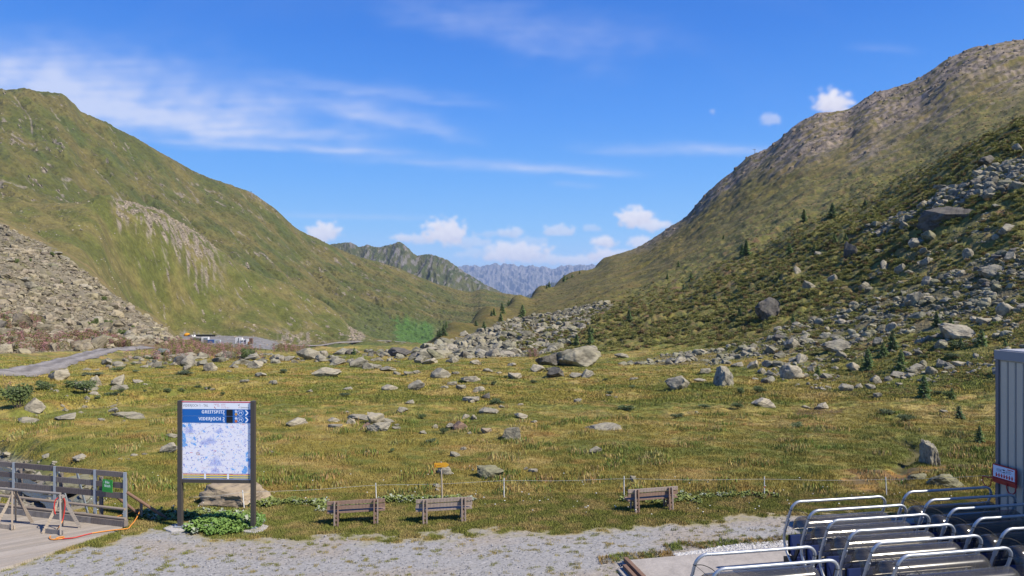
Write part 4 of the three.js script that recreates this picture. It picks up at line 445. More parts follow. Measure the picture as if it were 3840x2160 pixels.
{ // dwarf shrubs on the right slope
  const b = bushGeo(71, 130, .17); const L = [], r = rng(321); let n = 0, tr = 0;
  while (n < 26000 && tr++ < 500000) { const d = 52 * Math.pow(430 / 52, Math.pow(r(), 1.0)), u = lerp(1260, 2700, r()), x = (u - CX) / F * d, h = heathness(x, d); if (r() > h || N2(x / 4.2, d / 5) < -.25 + .5 * r()) continue; if (d > L0.last(u) || r() < sst(170, 300, d)) continue; if (d < 110 && r() < .55) continue; const s = lerp(.4, 1.1, r() * r()) * sst(20, 150, d) + .25; const warm = r(); L.push({ x, y: G(x, d) - .12, d, s: s * 1.5, sy: s * lerp(.55, 1.0, r()), ry: r() * 6.28, c: warm < .2 ? [.21, .145, .052] : warm < .7 ? [.235, .225, .05] : [.185, .20, .045] }); n++; }
  for (let k = 0, q = 0; k < 9000 && q < 90000; q++) { const u = lerp(1330, 2700, r()), d = lerp(190, L0.last(u) - 40, r()), x = (u - CX) / F * d; if (d < 150 || fbm(x / 22, d / 26, 3) < .08 * r() - .02) continue; k++; const s = lerp(.3, .9, r() * r()); const w = r(); L.push({ x, y: G(x, d) - .1, d, s: s * 1.8, sy: s * .7, ry: r() * 6.28, c: w < .3 ? [.15, .11, .038] : [.14, .135, .03] }); }
  instanced('dwarf_shrubs', 'dark dwarf shrub heath covering the right slope', 'heath', b.leaves, new THREE.MeshPhysicalMaterial({ color: rgb(1, 1, 1), roughness: 1, transmission: .25, thickness: 0, side: THREE.DoubleSide }), L); }
{ // fireweed
  const r = rng(55), tri = []; for (let k = 0; k < 46; k++) { const y = lerp(.05, 1, r()), a = r() * 6.28, q = (y > .5 ? .10 : .16) * r() * 2, c = V(Math.cos(a) * q, y, Math.sin(a) * q), o = V(r() - .5, r() * .8, r() - .5).normalize().multiplyScalar(.13), s = V(r() - .5, 0, r() - .5).normalize().multiplyScalar(.05); for (const v of [c.clone().sub(s), c.clone().add(s), c.clone().add(o)]) tri.push(v.x, v.y, v.z); }
  const g = new THREE.BufferGeometry(); g.setAttribute('position', new THREE.Float32BufferAttribute(tri, 3)); g.computeVertexNormals(); const L = [];
  const zones = [[[0, 845], [180, 850], [180, 882], [0, 890], 1500], [[170, 845], [300, 862], [345, 874], [230, 878], 1600], [[390, 862], [620, 872], [650, 905], [400, 892], 2200], [[0, 795], [110, 800], [110, 825], [0, 830], 500], [[690, 876], [760, 880], [770, 888], [690, 890], 700], [[195, 845], [260, 840], [300, 858], [230, 860], 500], [[1330, 895], [1370, 895], [1372, 900], [1330, 901], 60], [[-60, 985], [85, 965], [85, 1005], [-40, 1040], 60], [[340, 895], [520, 893], [500, 905], [350, 910], 260]];
  for (const z of zones) { const n = z.pop(), poly = worldPoly(z); scatter(poly, n, 1, 1.01, 1, 600 + n, (x, d, s, rr_) => { if (fbm(x / 5, d / 3, 2) < .02) return; const k = rr_(); L.push({ x, y: G(x, d), d, s: lerp(.5, 1.1, rr_()) * sst(20, 80, d) + .2, ry: rr_() * 6.28, c: k < .35 ? [.36, .18, .18] : k < .5 ? [.22, .14, .075] : [.16, .16, .045] }); }); }
  instanced('fireweed', 'pink fireweed growing along the road and scree foot', 'fireweed', g, std(1, 1, 1, .9, { side: THREE.DoubleSide }), L); }
const deckPoly = [[-12.2, 21.6], [-17.4, 23.05], [-24, 24.8], [-24, 15], [-15.6, 15]];
{ // grass of the meadow
  const mk = (seed, n, w, sp, h) => { const r = rng(seed), tri = []; for (let k = 0; k < n; k++) { const a = r() * 6.28, q = sp * Math.sqrt(r()), x = Math.cos(a) * q, z = Math.sin(a) * q, b = r() * 6.28, H = h * lerp(.5, 1.1, r()), bx = Math.cos(b) * H * .45 * r(), bz = Math.sin(b) * H * .45 * r(), wx = Math.cos(b + 1.5) * w, wz = Math.sin(b + 1.5) * w; tri.push(x - wx, 0, z - wz, x + wx, 0, z + wz, x + bx * .5 + wx * .6, H * .6, z + bz * .5 + wz * .6, x - wx, 0, z - wz, x + bx * .5 + wx * .6, H * .6, z + bz * .5 + wz * .6, x + bx, H, z + bz); } const g = new THREE.BufferGeometry(); g.setAttribute('position', new THREE.Float32BufferAttribute(tri, 3)); g.computeVertexNormals(); return g; };
  const mat = std(1, 1, 1, .9, { side: THREE.DoubleSide }); const r = rng(8080), near = [], far = [], lawn = [];
  const lush = (x, d) => sst(.05, .5, fbm(x / 3, d / 2, 3));
  for (let k = 0; k < 150000; k++) { const d = 23.2 * Math.pow(62 / 23.2, Math.pow(r(), 1.15)), x = (r() * 1.62 - .81) * d; if (d < 24.3 + .5 * N2(x / 2, 4) || inside(deckPoly, x, d)) continue; if (x < -10 && polyDist(streamPts, x, d) < 1.5) continue; const c = turf(x, d), k2 = lerp(.85, 1.6, r()), s = lerp(.4, 1.3, r() * r()) * (1 + .5 * lush(x, d)); if (inside(bogPx, x, d) && r() < .8) continue; if (x > 12 && x < 24 && d < 37 && polyDist(rillPts, x, d) < .16) continue; near.push({ x, y: G(x, d) - .01, d, s, ry: r() * 6.28, c: [c[0] * k2 * 1.05, c[1] * k2, c[2] * k2 * 1.1] }); }
  for (let k = 0; k < 2600; k++) { const d = 24.8 * Math.pow(70 / 24.8, r()), x = (r() * 1.6 - .8) * d; if (inside(deckPoly, x, d) || fbm(x / 5 + 31, d / 4, 3) < .12 || (x < -10 && polyDist(streamPts, x, d) < 1.6)) continue; const t = r(), c0 = t < .4 ? [.15, .185, .036] : t < .8 ? [.37, .295, .105] : [.21, .21, .042]; for (let q = 0; q < 5; q++) near.push({ x: x + (r() - .5) * .3, y: G(x, d) - .01, d: d + (r() - .5) * .3, s: lerp(1.3, 2.6, r()), ry: r() * 6.28, c: c0.map(v => v * lerp(.8, 1.2, r())) }); }
  instanced('meadow_grass', 'yellow green grass of the alpine meadow', 'grass', mk(1, 14, .011, .18, .10), mat, near);
  for (let k = 0; k < 42000; k++) { const d = 50 * Math.pow(118 / 50, r()), x = (r() * 1.7 - .85) * d; const u = uOf(x, d); if (u > 2000 && d > 70) continue; if (u < 420 && d > 85) continue; const c = turf(x, d), k2 = lerp(.9, 1.6, r()); far.push({ x, y: G(x, d) - .02, d, s: lerp(.7, 1.6, r()), ry: r() * 6.28, c: [c[0] * k2, c[1] * k2, c[2] * k2] }); }
  instanced('meadow_grass', 'yellow green grass in the distant part of the meadow', 'grass', mk(2, 14, .03, .36, .12), mat, far);
  for (let k = 0; k < 110000; k++) { const d = lerp(17.5, 25.2, r()), x = (r() * 1.62 - .81) * d; if (inside(deckPoly, x, d)) continue; const gv = gravelness(x, d); if (gv > .35 && !(r() < .5 && fbm(x / .55 + 5, d / .42, 4) + .28 * fbm(x / 2.5, d / 2, 2) > .36)) continue; if (x > 3 && d < 18.8 + (x - 3) * .23) continue; if (x < -13 && polyDist(streamPts, x, d) < 1.4) continue; const k2 = lerp(.7, 1.4, r()), dry = sst(-.2, .4, fbm(x / 1.4, d, 3)); const c = mixc([.18, .19, .036], [.33, .255, .09], dry); lawn.push({ x, y: G(x, d) - .005, d, s: lerp(.5, 1.1, r()) * (gv > .2 ? .7 : 1), ry: r() * 6.28, c: c.map(v => v * k2) }); }
  instanced('turf', 'short trodden turf between the gravel yard and the fence', 'grass', mk(3, 12, .011, .11, .09), mat, lawn);
  // flowers: small white heads near the fence
  const fl = []; for (let k = 0; k < 420; k++) { const d = lerp(22.5, 29, r() * r()), x = (r() * 1.5 - .75) * d; if (inside(deckPoly, x, d) || gravelness(x, d) > .1) continue; if (fbm(x / 1.7, d / 1.2, 2) < .05) continue; fl.push({ x, y: G(x, d) + lerp(.12, .34, r()), d, s: lerp(.012, .03, r()), ry: 0, c: [.75, .75, .7] }); }
  instanced('white_flowers', 'small white flower heads in the grass by the fence', 'flowers', new THREE.SphereGeometry(1, 6, 4).scale(1, .4, 1), std(1, 1, 1, .9), fl); }
{ // broad-leaved weeds: the clump under the map board and the bands along the fence
  const r = rng(444), tri = []; for (let k = 0; k < 9; k++) { const a = k / 9 * 6.28 + r(), L = lerp(.16, .27, r()), w = L * .36, up = lerp(.2, .75, r()), dir = V(Math.cos(a), 0, Math.sin(a)), sd = V(-dir.z, 0, dir.x); const b = V(dir.x * .03, .02 + .14 * r(), dir.z * .03), m = b.clone().addScaledVector(dir, L * .5).add(V(0, L * up * .7, 0)), e = b.clone().addScaledVector(dir, L).add(V(0, L * up * .75 - .02, 0)), l = m.clone().addScaledVector(sd, w).add(V(0, .03, 0)), q = m.clone().addScaledVector(sd, -w).add(V(0, .03, 0)), b1 = b.clone().addScaledVector(sd, w * .45), b2 = b.clone().addScaledVector(sd, -w * .45); for (const v of [b1, m, b2, b1, l, m, m, q, b2, l, e, m, m, e, q]) tri.push(v.x, v.y, v.z); }
  const g = new THREE.BufferGeometry(); g.setAttribute('position', new THREE.Float32BufferAttribute(tri, 3)); g.computeVertexNormals(); const mat = new THREE.MeshPhysicalMaterial({ color: 0xffffff, roughness: .7, side: THREE.DoubleSide }); const A = [], B = [];
  const h0 = hit(565, 1322); for (let k = 0; k < 520; k++) { const a = r() * 6.28, q = Math.sqrt(r()), x = h0.x + Math.cos(a) * q * 1.2, d = h0.d + Math.sin(a) * q * .95 + .05; const t = r(); A.push({ x, y: G(x, d) + .16 * (1 - q) * r(), d, s: lerp(.45, .95, r()) * lerp(1, .7, q), ry: r() * 6.28, rx: (r() - .5) * .4, c: t < .1 ? [.30, .33, .24] : mixc([.10, .19, .03], [.17, .27, .05], t) }); }
  instanced('broad_leaved_weeds', 'bright green clump of broad leaved weeds under the map board', 'weeds', g, mat, A);
  for (const [u0, u1, v, sp, n] of [[640, 820, 1268, 8, 110], [960, 1110, 1262, 6, 170], [1110, 1190, 1260, 5, 50], [800, 960, 1282, 8, 70], [470, 640, 1298, 10, 90], [560, 690, 1272, 6, 80], [1700, 1960, 1250, 6, 60], [1560, 1760, 1262, 9, 60], [340, 470, 1300, 14, 60]]) for (let k = 0; k < n; k++) { const p = hit(lerp(u0, u1, r()), v + (r() + r() - 1) * sp); if (p) { const t = r(); B.push({ x: p.x, y: p.y, d: p.d, s: lerp(.35, .75, r()), ry: r() * 6.28, c: t < .12 ? [.28, .31, .22] : mixc([.14, .18, .036], [.19, .22, .05], t) }); } }
  instanced('broad_leaved_weeds', 'low broad leaved weeds along the pasture fence', 'weeds', g, mat, B); }
// ---------------------------------------------------------------- weathered wood and metals
const woodN = tileNoise(256, 4, 5, 91);
const woodTex = k => dataTex(256, 256, (i, j) => { const g = woodN[(j * 1 % 256) * 256 + ((i * 9 + k * 31) % 256)], f = hash2(i, k), s = Math.sin((i + 14 * woodN[j * 256 + (i >> 2)]) * .42) * .5 + .5; const v = .62 + .28 * (g - .5) + .16 * (f - .5) + .14 * s + .2 * (woodN[((j * 3) % 256) * 256 + i] - .5); return [v, v * .985, v * .96]; });
const wood = [0, 1, 2].map(k => { const t = woodTex(k); t.repeat.set(1, 1); return t; });
const wmat = (r, g, b, k = 0) => new THREE.MeshStandardMaterial({ color: rgb(r, g, b), map: wood[k], bumpMap: wood[k], bumpScale: .004, roughness: .9 });
const WOOD = { grey: [wmat(.36, .33, .30, 0), wmat(.40, .36, .32, 1), wmat(.32, .28, .26, 2)], rail: [wmat(.25, .205, .175, 0), wmat(.29, .245, .21, 1), wmat(.21, .17, .15, 2)], deck: [wmat(.46, .41, .35, 0), wmat(.52, .465, .40, 1), wmat(.42, .375, .32, 2), wmat(.49, .43, .36, 0)], brown: wmat(.28, .17, .115, 1), log: wmat(.40, .33, .26, 0), pale: wmat(.62, .52, .40, 1), bench: [wmat(.43, .345, .285, 0), wmat(.46, .38, .325, 1), wmat(.36, .24, .18, 2)] };
const galv = new THREE.MeshStandardMaterial({ color: rgb(.46, .49, .52), metalness: .55, roughness: .42, bumpMap: bumpTex, bumpScale: .001 });
const galvDull = new THREE.MeshStandardMaterial({ color: rgb(.33, .37, .40), metalness: .3, roughness: .6 });
const black = std(.018, .018, .02, .55), rubber = std(.012, .012, .012, .7);
const TH = .18; // the yard, benches and parked chairs share one slight turn
const gd = (u, v) => { const d = F * CH / (v - HZ); return V((u - CX) / F * d, 0, -d); };

// ---------------------------------------------------------------- map board
{ const a = gd(454, 1328), b = gd(637.5, 1331), W2 = a.distanceTo(b), g = thing('map_board', 'large ski map board on two brown posts with blue arrow strips', 'sign'); g.position.copy(a).lerp(b, .5); g.rotation.y = Math.atan2(-(b.z - a.z), b.x - a.x); const H = 4.04, brown = std(.072, .062, .054, .5, { metalness: .15 }), hw = W2 / 2;
  for (const s of [-1, 1]) { const post = mesh('post', mergeGeometries([box(.13, H, .07, s * hw, H / 2, .035), box(.10, H - .004, .09, s * hw, H / 2, -.045)]), brown, g); mesh('base_plate', box(.30, .02, .30, s * hw, .075, 0), galvDull, post); mesh('bolt', mergeGeometries([-1, 1].flatMap(i => [-1, 1].map(j => new THREE.CylinderGeometry(.014, .014, .05, 6).translate(s * hw + i * .115, .105, j * .115)))), galvDull, post);
    const sh = new THREE.Shape(), r = rng(s + 9); for (let k = 0; k < 11; k++) { const t = k / 11 * 6.283, q = .36 * (.8 + .35 * r()); k ? sh.lineTo(Math.cos(t) * q * 1.15, Math.sin(t) * q) : sh.moveTo(q * 1.15, 0); } mesh('foundation', new THREE.ExtrudeGeometry(sh, { depth: .16, bevelEnabled: true, bevelSize: .03, bevelThickness: .025, bevelSegments: 2 }).rotateX(-Math.PI / 2).translate(s * hw, -.13, .05), std(.42, .40, .37, .95, { bumpMap: bumpTex, bumpScale: .02 }), g); }
  mesh('cross_beam', box(W2 - .132, .10, .10, 0, 1.50, 0), brown, g);
  const pw = W2 - .134, y0 = 1.553, y1 = H - .02, ph = y1 - y0; mesh('panel', box(pw, ph, .05, 0, (y0 + y1) / 2, -.005), std(.74, .74, .76, .45), g); mesh('edge_strip', box(pw, .03, .064, 0, y1 - .017, 0), std(.62, .06, .07, .5), g);
  const fy = f => y1 - .035 - f * (ph - .045), print = (name, f0, f1, tex, x0 = -pw / 2 + .012, x1 = pw / 2 - .012, z = .0235) => { const m = mesh(name, new THREE.BoxGeometry(x1 - x0, fy(f0) - fy(f1), .006).translate((x0 + x1) / 2, (fy(f0) + fy(f1)) / 2, z), new THREE.MeshStandardMaterial({ map: tex, roughness: .5 }), g); return m; };
  const head = canvasTex(1024, 88, (c, w, h) => { c.fillStyle = '#eef0f6'; c.fillRect(0, 0, w, h); c.fillStyle = '#33373e'; c.font = '46px sans-serif'; c.textBaseline = 'alphabetic'; c.fillText('VIDERJOCH 1 - TAL', 8, 56, 425); c.fillStyle = '#b8323c'; c.font = '17px sans-serif'; c.fillText('SOS POINT', 468, 26, 90); c.font = '26px sans-serif'; c.fillText('105', 516, 54, 52); c.font = '17px sans-serif'; c.fillText('NOTRUF /', 580, 26); c.fillText('SOS CALL', 580, 50); c.fillText('+41 81 861 86 51', 580, 76, 155); c.strokeStyle = '#b01c28'; c.lineWidth = 8; c.beginPath(); c.arc(506, 52, 26, 1.7, 3.1); c.stroke(); c.beginPath(); c.moveTo(494, 30); c.lineTo(506, 30); c.moveTo(500, 24); c.lineTo(500, 36); c.lineWidth = 4; c.stroke(); c.strokeStyle = '#2d3138'; c.lineWidth = 5; c.beginPath(); c.moveTo(836, 22); c.lineTo(848, 38); c.lineTo(862, 20); c.stroke(); c.strokeStyle = '#c0303a'; c.beginPath(); c.arc(842, 48, 18, .2, 1.5); c.stroke(); c.fillStyle = '#2d3138'; c.font = '30px sans-serif'; c.fillText('Samnaun', 872, 74); });
  print('header_strip', .004, .085, head);
  const arrow = (t, sub, col) => canvasTex(1024, 96, (c, w, h) => { c.fillStyle = '#1565b4'; c.fillRect(0, 0, w, h); c.fillStyle = '#f6f8fd'; c.textAlign = 'right'; c.font = 'bold 64px sans-serif'; c.fillText(t, 636, 60); c.font = 'bold 24px sans-serif'; c.fillText(sub, 638, 86); c.textAlign = 'center'; c.beginPath(); c.arc(806, 26, 18, 0, 7); c.fill(); c.fillStyle = '#1565b4'; c.beginPath(); c.arc(806, 22, 8, 0, 7); c.fill(); c.fillStyle = col; c.beginPath(); c.arc(806, 70, 20, 0, 7); c.fill(); c.fillStyle = '#7a5a30'; c.fillRect(796, 68, 20, 5); c.strokeStyle = '#f6f8fd'; c.lineWidth = 5; c.beginPath(); c.arc(872, 48, 41, 0, 7); c.stroke(); c.fillStyle = '#f6f8fd'; c.font = 'bold 46px sans-serif'; c.fillText('71', 872, 65); c.lineWidth = 17; c.lineCap = 'round'; c.beginPath(); c.moveTo(952, 16); c.lineTo(986, 48); c.lineTo(952, 80); c.stroke(); });
  [['GREITSPITZ', '01', '#d8a45c', .089], ['VIDERJOCH 2', '04', '#d87b45', .179]].forEach(([t, s, c, f], k) => { print('arrow_strip', f, f + .086, arrow(t, s, c)); const x0 = -pw / 2 + pw * .648; mesh('display', box(pw * .088, fy(f) - fy(f + .086) - .012, .012, x0 + pw * .044, (fy(f) + fy(f + .086)) / 2, .028), std(.012, .012, .014, .35), g); });
  const map = canvasTex(1024, 768, (c, w, h) => { const r = rng(5150); c.fillStyle = '#f4f2f8'; c.fillRect(0, 0, w, h); const hatch = (x, y, L, sl, n, cols, lw) => { for (let k = 0; k < n; k++) { c.strokeStyle = cols[Math.floor(r() * cols.length)]; c.lineWidth = lw * (.4 + r()); c.globalAlpha = .35 + .5 * r(); const x0 = x + (r() - .5) * L, y0 = y + (r() - .5) * L * .7; c.beginPath(); c.moveTo(x0, y0); c.quadraticCurveTo(x0 + (r() - .5) * 14, y0 + 20 * r(), x0 + sl * 40 * (r() + .2) + (r() - .5) * 24, y0 + 50 * r() + 12); c.stroke(); } c.globalAlpha = 1; };
    const blob = (x, y, R, col, a) => { c.fillStyle = col; c.globalAlpha = a; c.beginPath(); for (let k = 0; k <= 18; k++) { const t = k / 18 * 6.283, q = R * (.55 + .7 * r()); c.lineTo(x + Math.cos(t) * q * 1.5, y + Math.sin(t) * q); } c.fill(); c.globalAlpha = 1; };
    const CE = 3; for (let y = 0; y < h; y += CE) for (let x = 0; x < w; x += CE) { const q = x / 150, z = y / 150, m = fbm(q * .8 + 3, z * .8, 4), n = fbm(q * 1.7 + 40, z * 1.7, 4), corner = sst(640, 1000, x) * sst(360, 700, y) * .55 + sst(300, 0, x) * (1 - sst(120, 260, Math.abs(y - 190))) * .5; let col = null; const st = Math.sin((x * .8 - y * .45) / 5.5 + 9 * fbm(x / 90, y / 90, 3)); if (m + corner > .56) col = st > .1 ? '#5ea4ec' : '#86bbf3'; else if (n > .26 && st > .3) col = n > .42 ? '#8285cb' : '#b3bbea'; else if (n > .1) col = '#f0f0f8'; else if (m + corner > .3 && st > .3) col = '#b4d2f7'; if (col) { c.fillStyle = col; c.fillRect(x, y, CE, CE); } }
    const peak = (x, y, s) => { c.fillStyle = '#c0cbf2'; c.globalAlpha = .5; c.beginPath(); c.moveTo(x, y); c.lineTo(x + s * .35, y + s * .5); c.lineTo(x + s * .9, y + s * 1.35); c.lineTo(x - s * .9, y + s * 1.4); c.lineTo(x - s * .3, y + s * .6); c.fill(); c.globalAlpha = 1; hatch(x - s * .1, y + s * .7, s * 1.0, -.7, Math.round(s * .8), ['#7b82cc', '#9a9fdc', '#8db0ea', '#f6f4fb'], 2.6); hatch(x + s * .3, y + s * .8, s * .7, .6, Math.round(s * .5), ['#7d7fcb', '#8fb4ee', '#f3effa'], 2); }; for (const [x, y, s] of [[500, 480, 130], [490, 650, 80], [110, 20, 110], [420, 180, 100], [330, 220, 80], [560, 50, 70]]) peak(x, y, s);
    hatch(520, 380, 900, .5, 130, ['#8f9bd8', '#a9b8ee', '#7b84c8'], 1.5); for (let k = 0; k < 34; k++) { c.strokeStyle = ['#c98a9c', '#9a92a8', '#7f86a4', '#d06f7c', '#6f7690'][k % 5]; c.globalAlpha = .7; c.lineWidth = 1.6; let x = r() * w, y = r() * h; c.beginPath(); c.moveTo(x, y); for (let q = 0; q < 3; q++) { c.quadraticCurveTo(x + (r() - .5) * 90, y + 40 * (r() - .3), x += (r() - .35) * 150, y += (r() - .4) * 80); } c.stroke(); } c.globalAlpha = 1;
    c.strokeStyle = '#b59a86'; c.lineWidth = 4; c.globalAlpha = .6; c.beginPath(); c.moveTo(20, 330); c.quadraticCurveTo(180, 250, 230, 190); c.quadraticCurveTo(300, 80, 480, 20); c.stroke(); c.globalAlpha = 1;
    for (let k = 0; k < 95; k++) { const x = r() < .6 ? lerp(.45, 1, r()) * w : r() * w, y = r() * h; c.fillStyle = ['#33363f', '#3d4150', '#cc3340', '#d66a70', '#33363f'][k % 5]; c.beginPath(); c.arc(x, y, k % 5 > 1 && k % 5 < 4 ? 3 : 3.6, 0, 7); c.fill(); } for (let k = 0; k < 44; k++) { c.fillStyle = '#5a5f70'; c.globalAlpha = .8; c.fillRect(r() * w * .9, r() * h, 30 + 40 * r(), 3); } c.globalAlpha = 1;
    c.fillStyle = '#d9434a'; for (const [x, y] of [[110, 450], [720, 50], [890, 14], [470, 420]]) c.fillRect(x, y, 44, 6); c.fillStyle = '#f7f7fb'; c.fillRect(80, 150, 104, 28); c.fillStyle = '#4a4e5a'; c.fillRect(90, 160, 80, 6); c.fillStyle = '#f5f2fa'; c.beginPath(); c.arc(232, 468, 22, 0, 7); c.fill(); c.strokeStyle = '#7c1a24'; c.lineWidth = 5; c.stroke(); c.strokeStyle = '#55585f'; c.lineWidth = 3; c.strokeRect(224, 460, 16, 16); c.fillStyle = '#b41f2c'; c.beginPath(); c.moveTo(246, 490); c.lineTo(262, 488); c.lineTo(254, 474); c.fill(); });
  print('ski_map', .272, .922, map);
  const leg = canvasTex(1024, 84, (c, w, h) => { c.fillStyle = '#f2f2f7'; c.fillRect(0, 0, w, h); for (let k = 0; k < 3; k++) { const x = 8 + k * 346, L = 318; ['#c4202c', '#f1dc2a', '#26417f', '#f1dc2a', '#26417f'].forEach((col, i) => { c.fillStyle = col; c.fillRect(x, 4 + i * 16, L, i % 2 ? 14 : 13); c.fillStyle = i % 2 ? '#cfb92a' : '#9fabc8'; if (i === 0) c.fillStyle = '#eac0c2'; const n = i === 0 ? 3 : 1; for (let q = 0; q < n; q++) c.fillRect(x + 60 + q * 70, 8 + i * 16, n > 1 ? 56 : 190, 5); }); } });
  print('legend_strip', .928, .998, leg);
}
// ---------------------------------------------------------------- benches
function bench(u, v, label, turn, tone) { const g = thing('park_bench', label, 'bench', 'wooden benches along the yard'); const p = gd(u, v); g.position.copy(p); g.rotation.y = turn; const L = 1.82, B = WOOD.bench, r = rng(u), pick = () => B[(Math.floor(r() * 2) + tone) % 3];
  for (const y of [.74, .585]) { const m = mesh('back_slat', new THREE.BoxGeometry(.045, .115, L).rotateY(Math.PI / 2).translate(0, y, -.06 - (.8 - y) * .12), pick(), g); m.rotation.z = (r() - .5) * .006; }
  for (const [z, k] of [[-.16, 0], [-.345, 1]]) mesh('seat_slat', new THREE.BoxGeometry(.175, .05, L).rotateY(Math.PI / 2).translate(0, .425, z), pick(), g);
  for (const s of [-1, 1]) { const x0 = s * .62; for (const k of [-1, 1]) mesh('back_post', beam(V(x0 + k * .055, -.03, .045), V(x0 + k * .055, .79, -.018), .045, .075), pick(), g); for (const k of [-1, 1]) mesh('front_leg', box(.045, .43, .07, x0 + k * .055, .185, -.37), pick(), g); mesh('seat_bearer', box(.06, .08, .46, x0, .35, -.19), B[2], g); for (const y of [.08, .22]) mesh('spacer', box(.062, .06, .06, x0, y, .025), B[2], g); }
  return g; }
bench(896, 1322, 'leftmost grey bench with rusty brown uprights beside gravel', TH, 2); bench(1118, 1317, 'middle weathered grey bench in front of the yellow signpost', TH, 0); bench(1645, 1288, 'right bench with reddish brown uprights standing alone on the turf', TH + .05, 1);
// ---------------------------------------------------------------- signpost and pasture fence
{ const g = thing('signpost', 'thin wooden signpost with a yellow pointed hiking arrow', 'signpost'), p = gd(1113, 1262); g.position.copy(p); mesh('pole', rod(V(0, -.1, 0), V(-.05, 1.42, 0), .03, .026, 8), WOOD.pale, g);
  const sh = new THREE.Shape(); sh.moveTo(-.2, -.085); sh.lineTo(.23, -.085); sh.lineTo(.33, 0); sh.lineTo(.23, .085); sh.lineTo(-.2, .085); sh.closePath(); const arrow = mesh('arrow_plate', new THREE.ExtrudeGeometry(sh, { depth: .012, bevelEnabled: false }).translate(-.04, 1.31, .032), std(.80, .42, .025, .55), g);
  arrow.rotation.z = .04; const t = canvasTex(256, 64, (c, w, h) => { c.fillStyle = '#e6a62a'; c.fillRect(0, 0, w, h); c.fillStyle = '#b5481d'; c.fillRect(14, 34, 26, 22); c.fillRect(22, 14, 10, 18); c.fillStyle = '#4a3a12'; c.font = 'bold 20px sans-serif'; c.fillText('Wanderweg', 64, 42, 100); }); mesh('lettering', new THREE.BoxGeometry(.36, .12, .003).translate(-.05, 1.31, .047), new THREE.MeshStandardMaterial({ map: t, roughness: .6 }), arrow); }
const fenceTop = [];
for (const [u, v, h, lean, lab] of [[615, 1281, 48, .05, 'leaning white fence post behind the map board'], [947, 1259, 44, .02, 'white fence post behind the leftmost bench'], [1268, 1253, 50, 0, 'white fence post right of the signpost'], [1570, 1249, 51, 0, 'white fence post behind the right bench'], [1923, 1249, 50, 0, 'white fence post with a red mark left of the parked chairs'], [2231, 1248, 48, .03, 'white fence post behind the parked chairs']]) { const p = hit(u, v), g = thing('fence_post', lab, 'fence post', 'white posts of the pasture fence'), H = h * p.s; g.position.set(p.x, p.y, -p.d); const white = std(.78, .78, .76, .5); mesh('stake', rod(V(0, -.1, 0), V(-lean * H * 2, H, 0), .017, .015, 8), white, g); mesh('foot_step', box(.09, .02, .02, .045, .03, 0), white, g); mesh('wire_clip', new THREE.TorusGeometry(.018, .005, 5, 10).translate(-lean * H * 1.8, H * .88, .012), white, g); if (u === 1923) mesh('red_mark', rod(V(0, H * .44, 0), V(0, H * .52, 0), .0185, .0185, 8), std(.6, .06, .04, .5), g); fenceTop.push(V(p.x - lean * H * 1.8, p.y + H * .88, -p.d + .02)); }
{ const a = hit(475, 1298), pts = [V(a.x, .62, -a.d)]; fenceTop.forEach((p, i) => { const q = pts[pts.length - 1]; pts.push(q.clone().lerp(p, .5).add(V(0, -.035, 0)), p); }); const e = P(2500, 1195, 22.5); pts.push(fenceTop[5].clone().lerp(e, .5).add(V(0, -.03, 0)), e); const w = mesh('fence_wire', tube(pts, .0045, 260, 4), std(.45, .46, .44, .6)); tag(w, 'thin pale electric fence wire strung between the white posts', 'fence wire'); }
